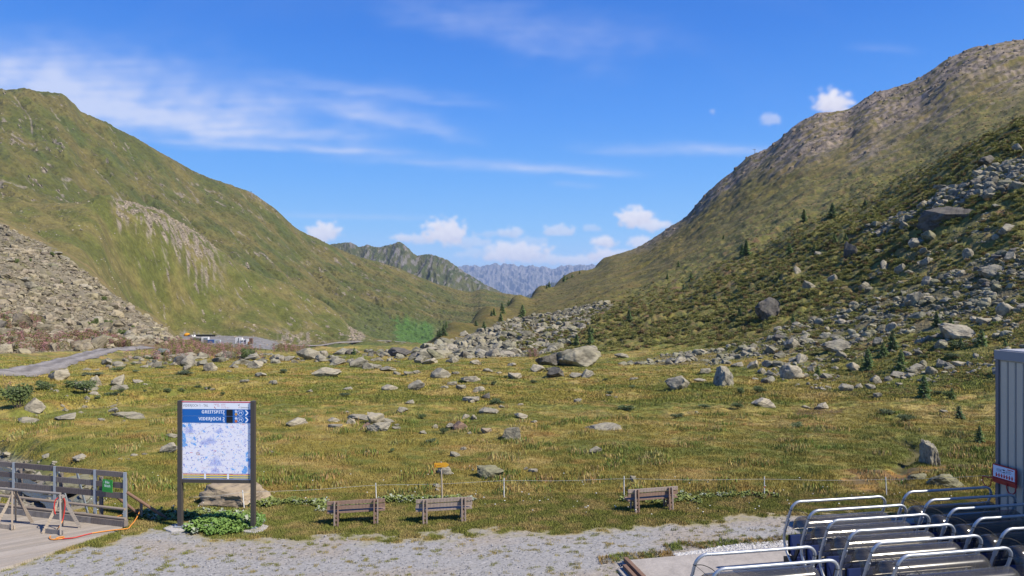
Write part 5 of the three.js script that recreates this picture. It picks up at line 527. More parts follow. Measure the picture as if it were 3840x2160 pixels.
// ---------------------------------------------------------------- plank bridge, railing, bike stand
const railA = V(-17.25, 0, -23.0), railB = V(-12.12, 0, -21.58), railDir = railB.clone().sub(railA).normalize();
const onRail = u => { const k = (u - CX) / F; const t = (k * -railA.z - railA.x) / (railDir.x + k * railDir.z); return railA.clone().addScaledVector(railDir, t); };
{ const g = thing('plank_bridge', 'weathered plank bridge deck at the lower left', 'bridge'); const q = V(.83, 0, -.55).normalize(), n = V(.55, 0, .83).normalize(), poly = [[-12.15, 21.5], [-17.25, 22.95], [-22.5, 24.4], [-22.5, 15.2], [-15.2, 15.2]], O = V(-16, 0, -20), r = rng(41), cw = .215;
  const clip = s => { let t0 = 1e9, t1 = -1e9; for (let i = 0; i < 5; i++) { const a = V(poly[i][0], 0, -poly[i][1]).sub(O), b = V(poly[(i + 1) % 5][0], 0, -poly[(i + 1) % 5][1]).sub(O), sa = a.dot(n) - s, sb = b.dot(n) - s; if (sa * sb < 0) { const t = a.lerp(b, sa / (sa - sb)).dot(q); t0 = Math.min(t0, t); t1 = Math.max(t1, t); } } return t1 > t0 ? [t0, t1] : null; };
  for (let s = -5; s < 6; s += cw) { const c = clip(s), c2 = clip(s + cw - .012); if (!c || !c2) continue; const cut = -3.3 + .9 * r(), segs = c[0] < cut - 1 && c[1] > cut + 1 ? [[c[0], cut - .006, c2[0], cut - .006], [cut + .006, c[1], cut + .006, c2[1]]] : [[c[0], c[1], c2[0], c2[1]]]; for (const [a0, a1, b0, b1] of segs) { const y = .075 + .012 * r(), pt = (t, ss, yy) => O.clone().addScaledVector(q, t).addScaledVector(n, ss).setY(yy), A = pt(a0, s, y), B = pt(a1, s, y), C = pt(b1, s + cw - .012, y), D = pt(b0, s + cw - .012, y), lo = v => v.clone().setY(y - .08); const tri = [], uv = []; const face = (p0, p1, p2, p3, L, w) => { for (const [p, a, b] of [[p0, 0, 0], [p1, 0, L], [p2, w, L], [p0, 0, 0], [p2, w, L], [p3, w, 0]]) { tri.push(p.x, p.y, p.z); uv.push(b * .0 + a + s * 1.7, b); } }; const L = (a1 - a0) * .35; face(A, B, C, D, L, .5); face(lo(D), lo(C), lo(B), lo(A), L, .5); face(A, lo(A), lo(B), B, .2, .5); face(D, C, lo(C), lo(D), .2, .5); face(B, lo(B), lo(C), C, .1, .4); face(A, D, lo(D), lo(A), .1, .4); const geo = new THREE.BufferGeometry(); geo.setAttribute('position', new THREE.Float32BufferAttribute(tri, 3)); geo.setAttribute('uv', new THREE.Float32BufferAttribute(uv, 2)); geo.computeVertexNormals(); mesh('plank', geo, WOOD.deck[Math.floor(r() * 4)], g); } }
  for (const k of [.6, 2.6, 4.6]) mesh('bridge_girder', beam(V(-12.6 - k * .45, -.16, -21.3 + k), V(-22.3 - k * .2, -.16, -24 + k), .2, .26), WOOD.rail[2], g); }
{ const g = thing('bridge_railing', 'wooden plank railing on steel posts along the bridge', 'railing'), nrm = V(-railDir.z, 0, railDir.x); if (nrm.z > 0) nrm.negate(); const back = k => nrm.clone().multiplyScalar(k); const posts = [-95, -20, 31.5, 135, 236, 311].map(onRail), H = 1.74;
  posts.forEach((p, i) => { const a = p.clone().add(back(.05)); mesh('steel_post', beam(a.clone().setY(-.35), a.clone().setY(H), .085, .06), galvDull, g); if (i > 1) mesh('wooden_post', beam(a.clone().add(back(.12)).addScaledVector(railDir, i < 5 ? .12 : -.1).setY(-.3), a.clone().add(back(.12)).addScaledVector(railDir, i < 5 ? .12 : -.1).setY(1.5), .09, .09), WOOD.rail[1], g); });
  for (let i = 0; i < posts.length - 1; i++) [[1.66, .165], [1.315, .17], [.99, .18]].forEach(([y, h], k) => { const a = posts[i].clone().addScaledVector(railDir, .045).setY(y), b = posts[i + 1].clone().addScaledVector(railDir, -.045).setY(y); a.add(back(.055)); b.add(back(.055)); mesh('rail_board', beam(a, b, .045, h), WOOD.rail[(i + k) % 3], g); });
  for (const [y, r] of [[.62, .05], [.32, .052]]) mesh('log_rail', rod(onRail(-60).add(back(-.07)).setY(y + .02), onRail(y > .5 ? 319 : 320).add(back(-.07)).setY(y), r, r * .85, 10), WOOD.log, g);
  for (const [u0, u1, k] of [[-60, 238, 0], [238.6, 322, 2]]) mesh('sill_beam', beam(onRail(u0).add(back(-.07)).setY(.18), onRail(u1).add(back(-.07)).setY(.18), .16, .19), k ? WOOD.rail[1] : WOOD.grey[0], g);
  const br = (u, y, dx, back_, mat) => { const a = onRail(u).add(back(.1)).setY(y), b = a.clone().addScaledVector(railDir, dx).add(back(back_)).setY(-.05); mesh('brace', rod(a, b, .05, .045, 8), mat, g); }; br(312, 1.1, .75, 1.0, WOOD.brown); br(262, 1.15, .62, .9, WOOD.brown); for (const [u, y] of [[180, 1.7], [135, 1.55]]) { const a = onRail(u).add(back(.16)).setY(y), b = a.clone().add(back(.55)).setY(-.3); mesh('steel_brace', beam(a, b, .05, .05), galvDull, g); } }
{ const p = onRail(272.5), g = thing('bike_wash_sign', 'green Bike Wash sign hung on the bridge railing', 'sign'); g.position.copy(p).setY(1.29); g.rotation.y = Math.atan2(-railDir.z, railDir.x); g.rotation.z = -.03; mesh('board', box(.40, .40, .008, 0, 0, .03), std(.035, .30, .05, .5), g); const t = canvasTex(256, 256, (c, w, h) => { c.fillStyle = '#2f9a3c'; c.fillRect(0, 0, w, h); c.fillStyle = '#eef6ec'; c.font = 'bold 74px sans-serif'; c.fillText('Bike', 62, 78, 120); c.fillText('Wash', 48, 152, 160); c.strokeStyle = '#bfe0bd'; c.lineWidth = 4; c.beginPath(); c.arc(26, 58, 9, 0, 7); c.stroke(); c.fillStyle = '#257f31'; for (const y of [192, 208, 222]) c.fillRect(40, y, 150 + (y % 3) * 20, 7); }); mesh('lettering', new THREE.BoxGeometry(.392, .392, .004).translate(0, 0, .037), new THREE.MeshStandardMaterial({ map: t, roughness: .55 }), g); }
function sawhorse(u, v, label, mats, turn) { const p = gd(u, v), g = thing('bike_stand', label, 'bike stand'); g.position.copy(p).setY(.085); g.rotation.y = turn; for (const z of [-.2, .2]) { for (const s of [-1, 1]) mesh('leg', beam(V(s * .34, .0, z * 1.7), V(-s * .03, 1.06 + (s > 0 ? .03 : 0), z * .12), .05, .085), mats[s > 0 ? 0 : 1], g); } mesh('foot_board', box(.78, .13, .035, 0, .07, .3), mats[2], g); mesh('top_block', box(.16, .07, .12, 0, 1.05, 0), mats[0], g); return g; }
sawhorse(35, 1328, 'left wooden trestle of the bike rack on the bridge', [WOOD.log, WOOD.pale, WOOD.pale], -.25); sawhorse(155, 1341, 'right wooden trestle of the bike rack with the hose on it', [WOOD.grey[1], WOOD.pale, WOOD.grey[0]], -.25);
{ const a = gd(-70, 1318).setY(1.23), b = gd(152, 1340).setY(1.21); const m = mesh('rack_pole', rod(a, b, .045, .04, 10), WOOD.grey[0]); tag(m, 'long round pole laid across the two bike rack trestles', 'pole'); }
{ const red = std(.50, .028, .02, .45), orange = std(.72, .27, .035, .45), g = thing('water_hose', 'red and orange hose coiled over the trestle and trailing off the bridge', 'hose'); const A = gd(155, 1341), w = (u, v, y) => { const d = F * (CH - y) / (v - HZ); return V((u - CX) / F * d, y, -d); };
  const px = (cx, cy, y) => w(cx / 3.62 / 1.4907, (1660 + cy / 3.62) / 1.4907, y); const Y = A.z, at = (cx, cy, dz) => { const u = cx / 3.62 / 1.4907, v = (1660 + cy / 3.62) / 1.4907, d = -Y + dz; return P(u, v, d); };
  mesh('red_section', tube([at(752, 972, -.15), at(735, 900, -.14), at(745, 800, -.1), at(780, 755, -.05), at(830, 742, 0), at(868, 762, .02), at(882, 830, .03), at(872, 940, 0), at(858, 1020, -.05), at(845, 1065, -.1)], .017, 60, 6), red, g); mesh('orange_section', tube([at(845, 1065, -.1), at(825, 1110, -.16), at(790, 1160, -.2), at(755, 1200, -.26), at(735, 1225, -.3)], .017, 24, 6), orange, g);
  mesh('orange_section', tube([px(760, 1300, .11), px(800, 1285, .11), px(868, 1278, .11), px(850, 1298, .11), px(770, 1310, .11), px(700, 1312, .11), px(672, 1290, .115), px(685, 1268, .115)], .017, 50, 6), orange, g); mesh('red_section', tube([px(850, 1305, .11), px(1000, 1290, .105), px(1150, 1252, .105), px(1250, 1228, .105)], .017, 30, 6), red, g);
  mesh('orange_section', tube([px(1250, 1228, .105), px(1400, 1205, .105), px(1560, 1185, .105), px(1690, 1172, .10), px(1745, 1160, .06), px(1775, 1125, .1), px(1830, 1060, .12), px(1880, 970, .22), px(1895, 920, .30), px(1880, 900, .30), px(1830, 915, .28), px(1705, 970, .05), px(1600, 1000, .05), px(1480, 1040, .05)], .017, 90, 6), orange, g); }
{ const p = gd(355.5, 1306), m = mesh('stake', rod(p.clone().setY(-.1), p.clone().setY(.58), .045, .04, 7), WOOD.log); tag(m, 'short round wooden stake beside the end of the bridge railing', 'stake'); }
// ---------------------------------------------------------------- concrete pad with a timber, metal building, red lift sign
const rot = (x, z) => V(x * Math.cos(TH) + z * Math.sin(TH), 0, -x * Math.sin(TH) + z * Math.cos(TH));
{ const o = V(3.05, 0, -18.85), sh = new THREE.Shape(); const pts = [[0, 0], [12.4, .35], [12.4, -9], [-.25, -9], [-.3, -.5], [-.1, -.35]]; pts.forEach(([x, d], i) => { const p = rot(x, -d).add(o); i ? sh.lineTo(p.x, -p.z) : sh.moveTo(p.x, -p.z); }); const g = new THREE.ExtrudeGeometry(sh, { depth: .12, bevelEnabled: true, bevelSize: .015, bevelThickness: .012, bevelSegments: 2 }).rotateX(-Math.PI / 2).translate(0, -.06, 0); const uv = g.attributes.uv; for (let i = 0; i < uv.count; i++) uv.setXY(i, uv.getX(i) * .5, uv.getY(i) * .5); const t = dataTex(512, 512, (i, j) => { const v = .74 + .3 * (lump[j * 512 + i] - .5) + .2 * (speck[j * 512 + i] - .5) + .06 * (hash2(i, j) - .5); return [v, v * .95, v * .88]; }); const m = structure('concrete_pad', g, new THREE.MeshStandardMaterial({ color: rgb(.47, .45, .43), map: t, bumpMap: bumpTex, bumpScale: .012, roughness: .95 }));
  const bm = thing('timber_beam', 'brown timber beam lying on the edge of the concrete pad', 'beam'); const a = rot(.05, .1).add(o).setY(.14), b = rot(.15, 2.6).add(o).setY(.14); mesh('beam', beam(a, b, .11, .13), WOOD.brown, bm); mesh('side_plank', beam(rot(-.12, .5).add(o).setY(.125), rot(-.05, 2.7).add(o).setY(.125), .10, .10), WOOD.brown, bm);
  const L = [], r = rng(12); for (let k = 0; k < 5200; k++) { const x = lerp(1.6, 9.5, r()), z = -lerp(.02, .62, Math.pow(r(), .8)) * (.4 + .6 * sst(1.4, 4, x)), p = rot(x, z).add(o); const s = lerp(.018, .05, r() * r()), b = lerp(.3, .6, r()); L.push({ x: p.x, y: .03 + s * .3, d: -p.z, s, sy: s * .7, ry: r() * 6.28, rx: r(), c: [b, b * .98, b * .94] }); } instanced('pale_pebbles', 'strip of pale coarse pebbles along the concrete pad', 'pebbles', new THREE.IcosahedronGeometry(1, 0), std(1, 1, 1, .95), L);
  const L2_ = []; for (let k = 0; k < 9000; k++) { const d = lerp(15, 23.5, r()), x = (r() * 1.6 - .8) * d; if (gravelness(x, d) < .6) continue; const s = lerp(.008, .026, r() * r()), b = lerp(.16, .42, r()); L2_.push({ x, y: .03 + s * .2, d, s, sy: s * .8, ry: r() * 6.28, rx: r(), c: [b, b * .97, b * .93] }); } instanced('gravel_stones', 'loose grey gravel stones on the yard', 'gravel', new THREE.IcosahedronGeometry(1, 0), std(1, 1, 1, .95), L2_);
  const L3_ = []; for (let k = 0; k < 1000; k++) { const x = lerp(-.6, 7.5, r()), z = -lerp(.0, .5, r()) - .12 * x * .0 - (x > 1.6 ? .55 : .05), p = rot(x, z + .1 * N2(x, 3)).add(o); const s = lerp(.6, 1.3, r()); L3_.push({ x: p.x, y: .02, d: -p.z, s, ry: r() * 6.28, c: mixc([.16, .20, .036], [.34, .23, .08], sst(-.3, .4, N2(x * .9, 4) + (r() - .5))) }); } const tri = []; for (let k = 0; k < 10; k++) { const a = r() * 6.28, x = Math.cos(a) * .07 * r(), z = Math.sin(a) * .07 * r(), H = .09 * (r() + .5), bx = (r() - .5) * .08, bz = (r() - .5) * .08; tri.push(x - .008, 0, z, x + .008, 0, z, x + bx, H, z + bz); } const tg = new THREE.BufferGeometry(); tg.setAttribute('position', new THREE.Float32BufferAttribute(tri, 3)); tg.computeVertexNormals(); instanced('weed_tufts', 'dry grass tufts along the edge of the concrete pad', 'grass', tg, std(1, 1, 1, .9, { side: THREE.DoubleSide }), L3_); }
const bC = P(2511, 880, 19.6), bTop = bC.y, bDir = V(.22, 0, .975).normalize(), bOut = V(-bDir.z, 0, bDir.x); // visible wall runs from the far corner towards us and right; its face looks left
{ const g = thing('metal_building', 'grey corrugated metal building at the right edge', 'building'); g.position.set(bC.x, 0, bC.z); g.rotation.y = Math.atan2(bDir.x, bDir.z); // local +z runs along the wall towards us, local -x is outward
  const L = 11, Wd = 8, H = bTop - .28, skin = new THREE.MeshPhysicalMaterial({ color: rgb(.54, .475, .375), roughness: .55, metalness: .1 }), rib = std(.15, .155, .185, .45, { metalness: .25 }); mesh('wall', mergeGeometries([box(Wd, H, L, Wd / 2 + .02, H / 2, L / 2 + .02)]), skin, g);
  for (let z = .13; z < L; z += .235) { const sh = new THREE.Shape(); sh.moveTo(-.105, 0); sh.lineTo(-.085, .035); sh.lineTo(.085, .035); sh.lineTo(.105, 0); sh.closePath(); mesh('wall_panel', new THREE.ExtrudeGeometry(sh, { depth: H - .06, bevelEnabled: false }).rotateX(-Math.PI / 2).rotateY(Math.PI / 2).translate(.019, .03, z + .06), skin, g).scale.x = 1; const st = mesh('rib', box(.012, H - .06, .028, .012, H / 2, z + .06 + .1175), rib, g); }
  mesh('corner_trim', mergeGeometries([box(.05, H, .09, -.02, H / 2, -.002), box(.09, H, .05, .055, H / 2, -.03)]), rib, g); mesh('roof_fascia', mergeGeometries([box(.08, .26, L + .1, -.04, H + .14, L / 2), box(Wd, .26, .08, Wd / 2, H + .14, -.09)]), std(.25, .25, .26, .6), g); mesh('roof', box(Wd - .02, .03, L - .02, Wd / 2 + .02, H + .284, L / 2 + .02), std(.40, .40, .41, .6), g); }
{ const g = thing('lift_sign', 'red framed white sign with two hanging red loops on the metal wall', 'sign'); const at = bC.clone().addScaledVector(bDir, .55); g.position.copy(P(2532, 1190, 19.6 - .35)); const base = V(bC.x, 0, bC.z), rel = g.position.clone().sub(base), along = rel.dot(bDir); g.position.set(base.x + bDir.x * along, g.position.y, base.z + bDir.z * along).addScaledVector(bOut, .16); if (bOut.x > 0) g.position.addScaledVector(bOut, -.32); g.rotation.y = Math.atan2(bDir.x, bDir.z) - Math.PI / 2; const red = std(.40, .018, .025, .4); const rr2 = (w, h, r_) => { const s = new THREE.Shape(); s.moveTo(-w / 2 + r_, -h / 2); s.lineTo(w / 2 - r_, -h / 2); s.quadraticCurveTo(w / 2, -h / 2, w / 2, -h / 2 + r_); s.lineTo(w / 2, h / 2 - r_); s.quadraticCurveTo(w / 2, h / 2, w / 2 - r_, h / 2); s.lineTo(-w / 2 + r_, h / 2); s.quadraticCurveTo(-w / 2, h / 2, -w / 2, h / 2 - r_); s.lineTo(-w / 2, -h / 2 + r_); s.quadraticCurveTo(-w / 2, -h / 2, -w / 2 + r_, -h / 2); return s; };
  const S = .78; g.scale.setScalar(S); mesh('frame', new THREE.ExtrudeGeometry(rr2(.92, .5, .06), { depth: .05, bevelEnabled: true, bevelSize: .008, bevelThickness: .008, bevelSegments: 2 }).translate(0, 0, -.03), red, g); const t = canvasTex(512, 256, (c, w, h) => { c.fillStyle = '#dfe4ee'; c.fillRect(0, 0, w, h); c.strokeStyle = '#2c3038'; c.lineWidth = 5; c.beginPath(); c.roundRect ? c.roundRect(80, 62, 350, 62, 30) : c.rect(80, 62, 350, 62); c.stroke(); c.fillStyle = '#2c3038'; c.font = 'bold 42px serif'; c.fillText('WEBE', 98, 108, 112); c.fillText('BENT', 300, 108, 112); c.fillRect(232, 52, 46, 30); c.beginPath(); c.moveTo(220, 120); c.lineTo(290, 96); c.lineTo(268, 134); c.fill(); c.fillStyle = '#c81f26'; c.fillRect(340, 26, 140, 18); for (let k = 0; k < 7; k++) { const x = 60 + k * 62; c.beginPath(); c.moveTo(x, 240); c.lineTo(x + 8, 176); c.lineTo(x + 34, 176); c.lineTo(x + 42, 240); c.fill(); c.beginPath(); c.arc(x + 20, 164, 12, 0, 7); c.fill(); c.fillRect(x - 16, 190, 64, 10); } }); mesh('print', new THREE.BoxGeometry(.84, .42, .006).translate(0, .005, .032), new THREE.MeshStandardMaterial({ map: t, roughness: .5 }), g);
  mesh('lower_rail', mergeGeometries([box(.96, .05, .10, 0, -.275, .03), box(.94, .13, .035, 0, -.36, 0)]), red, g); for (const x of [-.36, .30]) { const pts = []; for (let k = 0; k <= 16; k++) { const a = Math.PI + Math.PI * k / 16; pts.push(V(x + Math.cos(a) * .17, -.46 + Math.sin(a) * .2, .05)); } const m = mesh('loop', tube([V(x - .17, -.33, .05), ...pts, V(x + .17, -.33, .05)], .02, 40, 7), red, g); if (x < 0) { m.position.x = -.30; mesh('arm', rod(V(-.44, -.29, .05), V(-.83, -.33, .05), .02), red, g); } } }
// ---------------------------------------------------------------- parked bubble chairs
const bubbleMat = new THREE.MeshPhysicalMaterial({ color: rgb(.52, .505, .475), transmission: .93, thickness: 0, roughness: .14, ior: 1.5, side: THREE.DoubleSide, specularIntensity: 1 });
const chairBlue = std(.035, .065, .22, .6), steelBright = new THREE.MeshStandardMaterial({ color: rgb(.36, .35, .33), metalness: .8, roughness: .34 });
function makeChair() { const g = new THREE.Group(); const hw = 1.37, H = 2.05; // local x along the bar, +z to the open front
  const side = s => [V(s * (hw + .02), .28, .42), V(s * (hw + .02), .42, .12), V(s * (hw + .03), .75, -.22), V(s * (hw + .03), 1.08, -.30), V(s * (hw + .01), 1.45, -.20), V(s * hw, 1.82, -.06), V(s * (hw - .06), 1.97, -.015), V(s * (hw - .2), H, 0)];
  mesh('frame', tube([...side(-1), V(-hw + .5, H, 0), V(0, H, 0), V(hw - .5, H, 0), ...side(1).reverse()], .034, 150, 10), galv, g);
  for (const s of [-1, 1]) { mesh('joint_sleeve', rod(V(s * (hw + .012), 1.40, -.215), V(s * (hw + .004), 1.58, -.15), .046, .046, 12), galv, g); mesh('side_panel', new THREE.ExtrudeGeometry((() => { const q = new THREE.Shape(); q.moveTo(-.40, .30); q.lineTo(.0, .46); q.lineTo(.24, .86); q.lineTo(.27, 1.06); q.lineTo(.19, 1.05); q.lineTo(.06, .70); q.lineTo(-.42, .50); return q; })(), { depth: .04, bevelEnabled: false }).rotateY(-Math.PI / 2).scale(1, 1, -1).scale(1, 1, -1).translate(s * (hw - .04) + .02, 0, 0), black, g); mesh('cord_band', new THREE.TorusGeometry(.038, .008, 5, 12).rotateX(Math.PI / 2).translate(s * (hw - .005), 1.84, -.05), rubber, g); }
  const prof = new THREE.CatmullRomCurve3([V(0, 1.30, -.16), V(0, 1.56, -.10), V(0, 1.70, .06), V(0, 1.66, .26), V(0, 1.44, .40), V(0, 1.12, .42), V(0, .84, .34)]); const pc = V(0, 1.2, .08), NX = 40, NP = 22, pos = [], uv = [], idx = []; const pr = prof.getSpacedPoints(NP); for (let i = 0; i <= NX; i++) { const t = i / NX * 2 - 1, e = Math.max(0, (Math.abs(t) - .86) / .14), k = Math.sqrt(Math.max(0, 1 - Math.pow(e, 2.4) * .99)); const sc = lerp(.55, 1, k); for (let j = 0; j <= NP; j++) { const p = pr[j]; pos.push(t * (hw - .05), pc.y + (p.y - pc.y) * sc, pc.z + (p.z - pc.z) * sc); uv.push(i / NX, j / NP); } } for (let i = 0; i < NX; i++) for (let j = 0; j < NP; j++) { const a = i * (NP + 1) + j; idx.push(a, a + NP + 1, a + 1, a + 1, a + NP + 1, a + NP + 2); } const bg = new THREE.BufferGeometry(); bg.setAttribute('position', new THREE.Float32BufferAttribute(pos, 3)); bg.setAttribute('uv', new THREE.Float32BufferAttribute(uv, 2)); bg.setIndex(idx); bg.computeVertexNormals(); const bub = mesh('bubble', bg, bubbleMat, g); mesh('bubble_rim', mergeGeometries([rod(V(-hw + .12, .84, .34), V(hw - .12, .84, .34), .012), rod(V(-hw + .12, 1.30, -.16), V(hw - .12, 1.30, -.16), .012)]), steelBright, bub);
  for (let k = 0; k < 4; k++) { const x = (k - 1.5) * .64; mesh('seat_cushion', new THREE.BoxGeometry(.62, .09, .46, 3, 1, 3).rotateX(.10).translate(x, .56, .06), chairBlue, g); mesh('back_cushion', new THREE.BoxGeometry(.62, .5, .08).rotateX(-.12).translate(x, .86, -.2), chairBlue, g); }
  mesh('seat_shell', mergeGeometries([box(2.62, .03, .52, 0, .47, .06), box(2.62, .5, .025, 0, .86, -.262)]), black, g);
  mesh('safety_bar', mergeGeometries([rod(V(-hw + .08, 1.0, .26), V(hw - .08, 1.0, .26), .022), rod(V(-hw + .1, 1.12, .20), V(hw - .1, 1.12, .20), .016)]), steelBright, g); for (let k = 0; k < 3; k++) mesh('footrest_stem', rod(V((k - 1) * .7, 1.28, .22), V((k - 1) * .7, .55, .36), .032, .03, 8), galvDull, g);
  const loop = []; for (let k = 0; k <= 18; k++) { const a = -1.9 + k / 18 * 4.6; loop.push(V(-hw + .24 - Math.cos(a + .2) * .0 + .30 * Math.sin(a * .5 + 1.0) * .95, 1.36 + .46 * Math.cos(a - .3), .02 + .1 * Math.sin(a))); } mesh('bungee_loop', tube([V(-hw + .02, 1.84, -.04), V(-hw + .18, 1.84, .03), V(-hw + .38, 1.72, .10), V(-hw + .52, 1.45, .14), V(-hw + .54, 1.15, .14), V(-hw + .42, .95, .12), V(-hw + .24, .92, .08)], .009, 40, 5), rubber, g);
  return g; }
const proto = makeChair(); let first = true;
const rows = [[[8.54, 17.78], 6, 'middle row', ['farthest chair of the middle row of parked bubble chairs', 'second bubble chair from the far end of the middle row', 'third bubble chair from the far end of the middle row', 'fourth bubble chair from the far end of the middle row', 'fifth bubble chair from the far end of the middle row', 'nearest bubble chair of the middle row at the frame bottom']], [[11.93, 18.62], 5, 'right row', ['farthest bubble chair of the shaded right row by the metal wall', 'second bubble chair from the far end of the shaded right row', 'third bubble chair from the far end of the shaded right row', 'fourth bubble chair from the far end of the shaded right row', 'nearest visible bubble chair of the shaded right row']], [[5.13, 14.28], 2, 'left pair', ['farther of the two bubble chairs at the bottom left of the group', 'nearer of the two bubble chairs cut off by the frame bottom']]];
for (const [[x, d], n, nm, labs] of rows) for (let k = 0; k < n; k++) { const g = first ? proto : proto.clone(); first = false; g.name = numbered('chairlift_chair'); g.userData = {}; tag(g, labs[k], 'lift chair', 'parked bubble chairs, ' + nm); scene.add(g); g.position.set(x + .148 * k, .05, -d + .71 * k); g.rotation.y = TH; }
{ const mk = (pts, lab) => tag(mesh('tie_cord', tube(pts, .006, 60, 4), rubber), lab, 'cord'); const c = (x, d, k) => { const p = V(x + .148 * k, .05, -d + .71 * k), e = rot(-1.365, -.05); return V(p.x + e.x, 1.88, p.z + e.z); }; mk([0, 1, 2, 3, 4, 5].map(k => c(8.54, 17.78, k)), 'thin black cord tying the middle row of bubble chairs together'); mk([0, 1, 2, 3, 4].map(k => c(11.93, 18.62, k)), 'thin black cord tying the shaded right row of chairs together'); mk([0, 1].map(k => c(5.13, 14.28, k)), 'thin black cord tying the front left pair of chairs'); }
// ---------------------------------------------------------------- builders yard far off on its gravel terrace
const CY = (cx, cy) => [(600 + cx / 2.862) / 1.4907, (1150 + cy / 2.862) / 1.4907];
function yardAt(cx, cy) { const [u, v] = CY(cx, cy); let d = 335; const ty = (v - HZ) / F; for (; d < 440; d += .5) if (CH - ty * d <= L1.y(u, d)) break; return { p: V((u - CX) / F * d, L1.y(u, d), -d), k: d / F / 4.266 }; }
function yardBox(name, cat, label, x0, x1, y0, y1, mat, extra) { const { p, k } = yardAt((x0 + x1) / 2, y1), w = (x1 - x0) * k * 1.12, h = (y1 - y0) * k * 1.2, g = thing(name, label, cat); g.position.copy(p); g.position.y -= .1; mesh('body', mergeGeometries([box(w, h, w * .5, 0, h / 2, -w * .25)]), mat, g); for (let i = 0; i < 6; i++) mesh('rib', box(w * .02, h * .9, .12, (i / 5 - .5) * w * .9, h / 2, .02), mat, g); if (extra) extra(g, w, h, k); return g; }
const W1 = std(.72, .72, .72, .6), DK = std(.06, .065, .07, .7);
yardBox('site_container', 'container', 'taller white site container at the right of the builders yard', 812, 875, 343, 395, W1, (g, w, h) => mesh('door_bar', mergeGeometries([box(.25, h * .95, .1, 0, h / 2, .12), beam(V(0, h * .6, .12), V(-w * .3, 0, .2), .2, .2)]), DK, g));
yardBox('site_container', 'container', 'low white office container beside the taller one', 872, 920, 358, 396, W1, (g, w, h) => { for (const s of [-1, 1]) mesh('window', box(w * .25, h * .3, .1, s * w * .25, h * .62, .12), DK, g); });
yardBox('site_container', 'container', 'open brown and white container at the right end of the yard', 926, 985, 348, 398, std(.16, .10, .075, .8), (g, w, h) => mesh('door_leaf', box(w * .45, h * .9, .15, -w * .2, h / 2, .3), W1, g));
{ const { p, k } = yardAt(952, 410), g = thing('oil_drum', 'rusty red barrel standing by the brown container', 'barrel'); g.position.copy(p); const s = 10 * k; mesh('body', new THREE.CylinderGeometry(s, s, 34 * k, 12).translate(0, 17 * k, 0), std(.22, .06, .04, .7), g); mesh('hoop', new THREE.TorusGeometry(s, .2, 5, 14).rotateX(Math.PI / 2).translate(0, 17 * k, 0), std(.15, .05, .04, .7), g); }
yardBox('skip', 'skip', 'dark open skip at the front of the builders yard', 345, 440, 345, 376, DK); yardBox('site_cabin', 'cabin', 'white framed cabin with glazed front in the builders yard', 448, 512, 335, 388, W1, (g, w, h) => mesh('window', box(w * .55, h * .7, .1, w * .12, h * .5, .14), std(.2, .24, .28, .2), g)); yardBox('tarp_stack', 'stack', 'blue tarpaulin covered stack in the builders yard', 512, 582, 360, 389, std(.03, .10, .30, .6)); yardBox('site_box', 'box', 'light grey box at the front edge of the builders yard', 585, 640, 366, 420, std(.40, .45, .50, .6)); yardBox('crate', 'crate', 'tan crate at the front of the builders yard', 275, 318, 355, 376, std(.45, .33, .22, .8));
{ const { p, k } = yardAt(290, 318), g = thing('mixer_drum', 'orange mixer drum at the back of the builders yard', 'mixer'); g.position.copy(p); const m = mesh('drum', new THREE.LatheGeometry([[0, -30], [10, -30], [18, -16], [18, 6], [9, 28], [7, 30]].map(([a, b]) => new THREE.Vector2(a * k, b * k)), 16).rotateZ(-Math.PI / 2 + .2).translate(0, 18 * k, 0), std(.75, .34, .02, .5), g); mesh('chassis', box(64 * k, 8 * k, 20 * k, 0, 4 * k, 0), std(.05, .08, .2, .6), g); mesh('frame_leg', box(6 * k, 16 * k, 20 * k, 22 * k, 10 * k, 0), DK, g); }
{ const { p, k } = yardAt(480, 322), g = thing('pipe_stack', 'long stack of black pipes at the back of the builders yard', 'pipes'); g.position.copy(p); for (let i = 0; i < 9; i++) mesh('pipe', new THREE.CylinderGeometry(4 * k, 4 * k, (i % 3 === 2 ? 100 : 95) * 2 * k, 8).rotateZ(Math.PI / 2).translate((i % 3) * 3 * k, (4 + Math.floor(i / 3) * 7) * k, -(i % 3) * 8 * k), std(.02, .025, .025, .5), g); }
for (const [x, y, w, h, lab] of [[345, 325, 28, 26, 'left white bulk bag beside the mixer drum'], [370, 325, 26, 22, 'right white bulk bag beside the pipe stack']]) { const { p, k } = yardAt(x, y), m = mesh('bulk_bag', rockGeos[x % 12], W1); m.position.copy(p); m.scale.set(w * k, h * k, w * k); tag(m, lab, 'bag', 'bulk bags in the yard'); }
for (const [x, lab] of [[143, 'left pallet rack at the scree edge of the yard'], [175, 'right pallet rack at the scree edge of the yard']]) { const [u, v] = CY(x, 335), g = thing('pallet_rack', lab, 'rack', 'pallet racks in the yard'), d = 330; g.position.copy(P(u, v, d)); const k = d / F / 4.266; for (let i = 0; i < 4; i++) mesh('upright', box(1.6 * k, 34 * k, 1.6 * k, (i - 1.5) * 7 * k, 17 * k, 0), DK, g); mesh('shelf', box(26 * k, 2 * k, 12 * k, 0, 16 * k, -3 * k), DK, g); }
for (const [cx, y1, lab] of [[1712, 510, 'left white marker post beyond the meadow edge'], [1775, 526, 'right white marker post beyond the meadow edge']]) { const [u, v] = CY(cx, y1), p = P(u, v, 175), m = mesh('marker_post', box(.32, 2.2, .32, p.x, p.y + .6, p.z), W1); tag(m, lab, 'post', 'white marker posts'); }
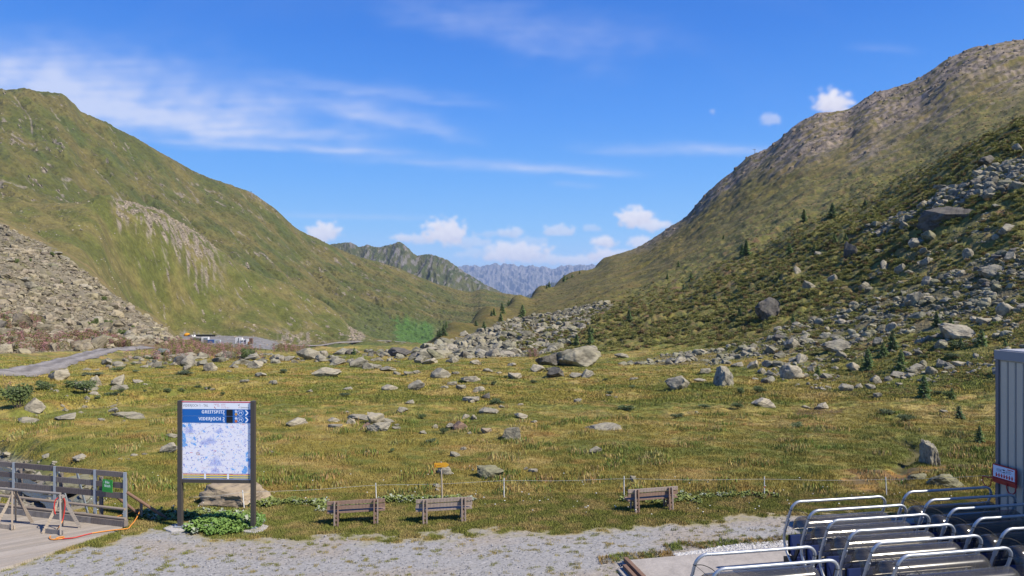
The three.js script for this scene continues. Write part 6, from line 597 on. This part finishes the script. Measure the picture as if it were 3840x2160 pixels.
{ const mast = (u, v, d, h, lab) => { const p = P(u, v, d), g = thing('lift_mast', lab, 'mast'); g.position.copy(p); mesh('shaft', rod(V(0, -6, 0), V(0, h, 0), h * .045, h * .03, 6), std(.10, .10, .11, .6), g); mesh('cross_arm', box(h * .5, h * .05, h * .05, -h * .1, h * .93, 0), std(.10, .10, .11, .6), g); }; mast(632, 492, 1296, 8.5, 'thin mast on the crest of the left mountain'); mast(1899, 390, 798, 7, 'thin lift mast on the crest of the right mountain'); }
{ // every stone, spruce and shrub is told apart by the landmark it lies nearest to
  for (const l of [['the map board', 545, 1200], ['the yellow hiking arrow', 1113, 1165], ['the roof of the metal building', 2540, 880], ['the muddy pool', 2065, 1038], ['the left end of the bridge railing', 30, 1200], ['the bend of the gravel road', 220, 893], ['the builders yard', 560, 858], ['the bright green hay meadow', 1045, 845], ['the distant blue mountains', 1320, 700], ['the crest of the right mountain', 2050, 300], ['the left bench', 896, 1300]]) landmarks.push(l);
  const short = t => /^the /.test(t) ? t : 'the ' + t.split(/ (?:in|at|on|of|behind|beside|below|above|rising|standing|lying|alone|along|left|right|just|halfway|near|directly|tilted|between|next|peeping|with|seen|beyond|from|to|by) /)[0];
  const names = landmarks.map(l => [short(l[0]), l[1], l[2]]), count = {}; names.forEach(n => count[n[0]] = (count[n[0]] || 0) + 1); const uniq = names.filter(n => count[n[0]] === 1 && n[0].split(' ').length > 3 || /^the (map|yellow|roof|muddy|left end|bend|builders|bright|distant|crest|left bench)/.test(n[0]));
  const slots = {}; for (const [o, u, v, noun] of loose) { let best = null, bd = 1e9; for (const n of uniq) { const e = Math.hypot(u - n[1], (v - n[2]) * 1.6); if (e < bd) { bd = e; best = n; } } const dx = u - best[1], dy = (v - best[2]) * 1.6, rel = Math.abs(dx) > Math.abs(dy) ? (dx < 0 ? 'left of' : 'right of') : (dy < 0 ? 'beyond' : 'in front of'); (slots[noun + '|' + rel + '|' + best[0]] ||= []).push([bd, o]); }
  const ord = ['nearest', 'second', 'third', 'fourth', 'fifth', 'sixth', 'seventh', 'eighth', 'ninth', 'tenth', 'eleventh', 'twelfth']; for (const k in slots) { const [noun, rel, lm] = k.split('|'), L = slots[k].sort((p, q) => p[0] - q[0]); L.forEach(([, o], i) => { o.userData.label = L.length > 1 ? `${ord[Math.min(i, 11)]} ${noun} ${rel} ${lm}` : `${noun} ${rel} ${lm}`; }); } }
renderer.render(scene, camera);
